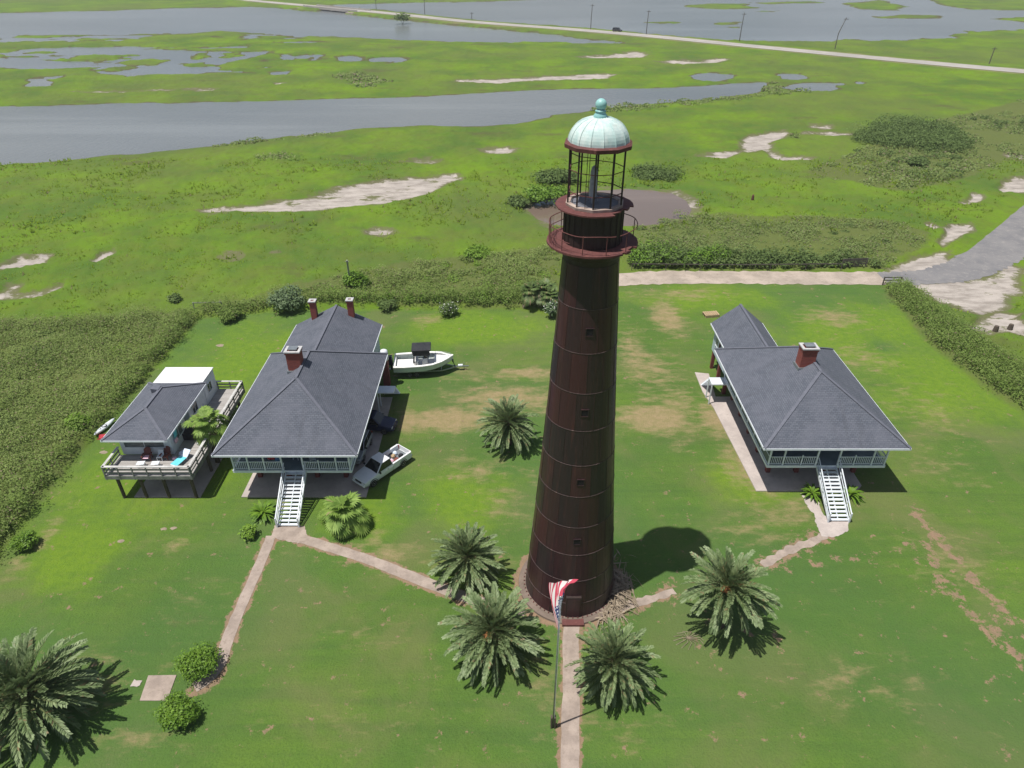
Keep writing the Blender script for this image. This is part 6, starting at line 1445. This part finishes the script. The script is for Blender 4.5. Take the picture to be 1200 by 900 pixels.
t = thing('leaning_post', 'weathered pole leaning in the bush behind the left house', 'post', tuple(at(411, 339))); a = at(411, 339); MB().tube([(a.x, a.y, 0), at(409, 322, 2.4), at(406.5, 305, 4.9)], [.15, .14, .12], 8).build('pole', M['palerail'], t); MB().bar(at(406.5, 305, 4.9) + Vector((-.25, 0, -.2)), at(406.5, 305, 4.9) + Vector((.25, 0, -.2)), .1).build('crosspiece', M['palerail'], t)
a = at(881, 238); o = MB().lathe([(.28, 0), (.28, .8), (.2, 1.5), (.05, 1.7)], (a.x, a.y, 0), 8).build('marker_post', M['rusty'], loc=tuple(a)); tag(o, 'short rusty red marker post in the scrub right of the pond', 'post')
a = at(833, 370); t = thing('wooden_pallet', 'raw wooden pallet on the grass behind the right house', 'pallet', tuple(a), .15); L = dict(parent=t, world=False)
for k in range(7): MB().box(-1.0 + k * .29, -.8 + k * .29, -.6, .6, .36, .40).build('slat', M['pine'], **L)
for y in (-.55, 0, .55): MB().box(-1.0, .95, y - .05, y + .05, .0, .357).build('runner', M['pine'], **L)
a = at(1126, 386) ; 
for k, (p, lab) in enumerate([((1166, 388), 'left one of two dark stumps on the pale rubble by the drive'), ((1183, 386), 'right one of two dark stumps on the pale rubble by the drive')]):
    a = at(*p); o = MB().lathe([(.34, 0), (.3, .5), (.26, .75), (.05, .8)], (a.x, a.y, 0), 9).build('stump', M['stilt'], loc=tuple(a)); tag(o, lab, 'stump', 'stumps on the rubble')
# kayak and litter by the small house
t = thing('kayak', 'pale grey kayak lying at the scrub edge left of the stilt house', 'kayak', (-42.0, 56.7, 0), math.atan2(58.4 - 55.3, -41.6 + 42.3)); L = dict(parent=t, world=False)
rg = []
for x, w in ((-1.5, .02), (-1.2, .16), (-.6, .28), (0, .32), (.6, .28), (1.2, .16), (1.5, .02)): rg.append([(x, w * math.cos(a), .28 + .22 * math.sin(a) * (w / .4) ** .5 + .08 * (x / 1.75) ** 2) for a in np.linspace(0, 2 * math.pi, 11)[:-1]])
k = MB().loft(rg).build('hull', M['white'], smooth=True, **L); MB().lathe([(.27, .44), (.25, .49), (.2, .49), (.18, .44)], (0, 0, 0), 14).build('cockpit_rim', M['canvas'], k, world=False)
def clump(name, px_, s, m, label, cat, seed, n=8, h=.3):
    c = at(*px_); r = random.Random(seed); C = []
    for zz, f in ((.0, 1), (h * .6, .9), (h, .4)): C.append([(c.x + s * f * math.cos(j * 2 * math.pi / n) * r.uniform(.6, 1.3), c.y + s * f * .7 * math.sin(j * 2 * math.pi / n) * r.uniform(.6, 1.3), zz) for j in range(n)])
    o = MB().loft(C).build(name, m, loc=tuple(c)); return tag(o, label, cat)
clump('tarp_heap', (122, 513), .75, M['redcloth'], 'crumpled red tarp beside the pale kayak', 'tarp', 1)
clump('dead_branch', (121, 530), .4, M['deadfrond'], 'small tan branch litter on the lawn left of the stilt house', 'debris', 2, h=.08)
clump('dead_branch', (172, 288), 1.2, M['white'], 'small white scrap on the open marsh', 'debris', 3, h=.3)
for i, (p, s) in enumerate([((192, 620), .28), ((203, 619), .3), ((142, 634), .3), ((258, 405), .5)]):
    clump('leaf_litter', p, s, M['deadfrond'], ['left of two tan litter spots below the stilt house', 'right of two tan litter spots below the stilt house', 'lone tan litter spot on the left lawn', 'pale litter spot on the lawn behind the stilt house'][i], 'debris', 10 + i, h=.05)
for i, (p, q) in enumerate([((800, 744), (812, 752)), ((806, 742), (808, 756))]):
    pass
mb = MB(); c = at(806, 748)
for k in range(14): a = R(k * 26); mb.tube([(c.x, c.y, .06), (c.x + .6 * math.cos(a) + .25, c.y + .5 * math.sin(a), .12), (c.x + 1.1 * math.cos(a), c.y + .8 * math.sin(a) - .2, .03)], .02, 4)
tag(mb.build('dead_frond', M['deadfrond'], loc=(c.x, c.y, 0), uv=False), 'dry grey frond lying on the grass left of the tall date palm', 'dead frond')

# ------------------------------------------------------------------ far things: poles, bridge
PL = [(692, 37, 13), (757, 43, 21), (866, 51, 24), (978, 59, 28), (1158, 78, 62), (498, 19, 5), (441, 11, 3), (553, 25.5, 18)]
for i, (x, y0, ytop) in enumerate(PL):
    p = at(x, y0); dep = p.y * CP + CAM_H * SP; h = min(13, (y0 - ytop) * dep / F / CP * 1.0)
    t = thing('utility_pole', ['pole on the far shore right of the highway car', 'shortish utility pole just right of the highway car', 'tall utility pole on the marsh shore right of the dome', 'leaning utility pole with crossarm near the right lagoon shore', 'small utility pole beyond the highway at far right', 'utility pole beside the causeway bush', 'utility pole beside the bridge', 'utility pole on the right half of the causeway'][i] if i else 'tall utility pole on the causeway left of the highway car', 'utility pole', (p.x, p.y, .6), 0, 'utility poles along the highway')
    MB().tube([(0, 0, -.8), (0, 0, h * .5), (h * .02 if i != 3 else h * .16, 0, h)], [.22, .19, .14], 8).build('pole', M['pole'], t, world=False)
    tx = h * .02 if i != 3 else h * .16; MB().bar((tx - 1.1, 0, h - .7), (tx + 1.1, 0, h - .7), .2).build('crossarm', M['pole'], t, world=False)
b = at(394, 12.5); B2 = thing('bridge', 'low concrete road bridge in the far causeway', 'bridge', (b.x, b.y, 0)); d = (at(470, 19.3) - at(340, 6.8)).normalized(); nrm = Vector((-d.y, d.x, 0))
def BP(u, v, z): q = b + d * u + nrm * v; return (q.x, q.y, z)
def bbox(u0, u1, v0, v1, z0, z1): return MB().hexa([BP(u0, v0, z0), BP(u1, v0, z0), BP(u1, v1, z0), BP(u0, v1, z0)], [BP(u0, v0, z1), BP(u1, v0, z1), BP(u1, v1, z1), BP(u0, v1, z1)])
bbox(-34, 34, -6.3, 6.3, .6, 1.27).build('bridge_deck', M['hwy'], B2)
for v in (-6.1, 5.7): bbox(-34, 34, v, v + .4, 1.35, 2.3).build('parapet', M['hwy'], B2)
for u in (-16, 0, 16): bbox(u - .5, u + .5, -5, 5, -2, .59).build('bridge_pier', M['hwy'], B2)
for u in (-36, 27): bbox(u, u + 9, -11, -6.4, -.6, .9).build('riprap', M['shell'], B2)
# a white shell bank on the causeway

# ------------------------------------------------------------------ air between the camera and the far lagoon
hz = bpy.data.materials.new('haze_air'); hz.use_nodes = True; ht = hz.node_tree; ht.nodes.clear()
pv = ht.nodes.new('ShaderNodeVolumePrincipled'); pv.inputs['Color'].default_value = (0.88, 0.92, 0.98, 1); pv.inputs['Density'].default_value = 0.00020; pv.inputs['Anisotropy'].default_value = 0.2
ho = ht.nodes.new('ShaderNodeOutputMaterial'); ht.links.new(pv.outputs[0], ho.inputs['Volume'])
tag(MB().box(-9100, 9100, -70, 9100, -2.2, 46).build('haze', hz, uv=False), kind='stuff')
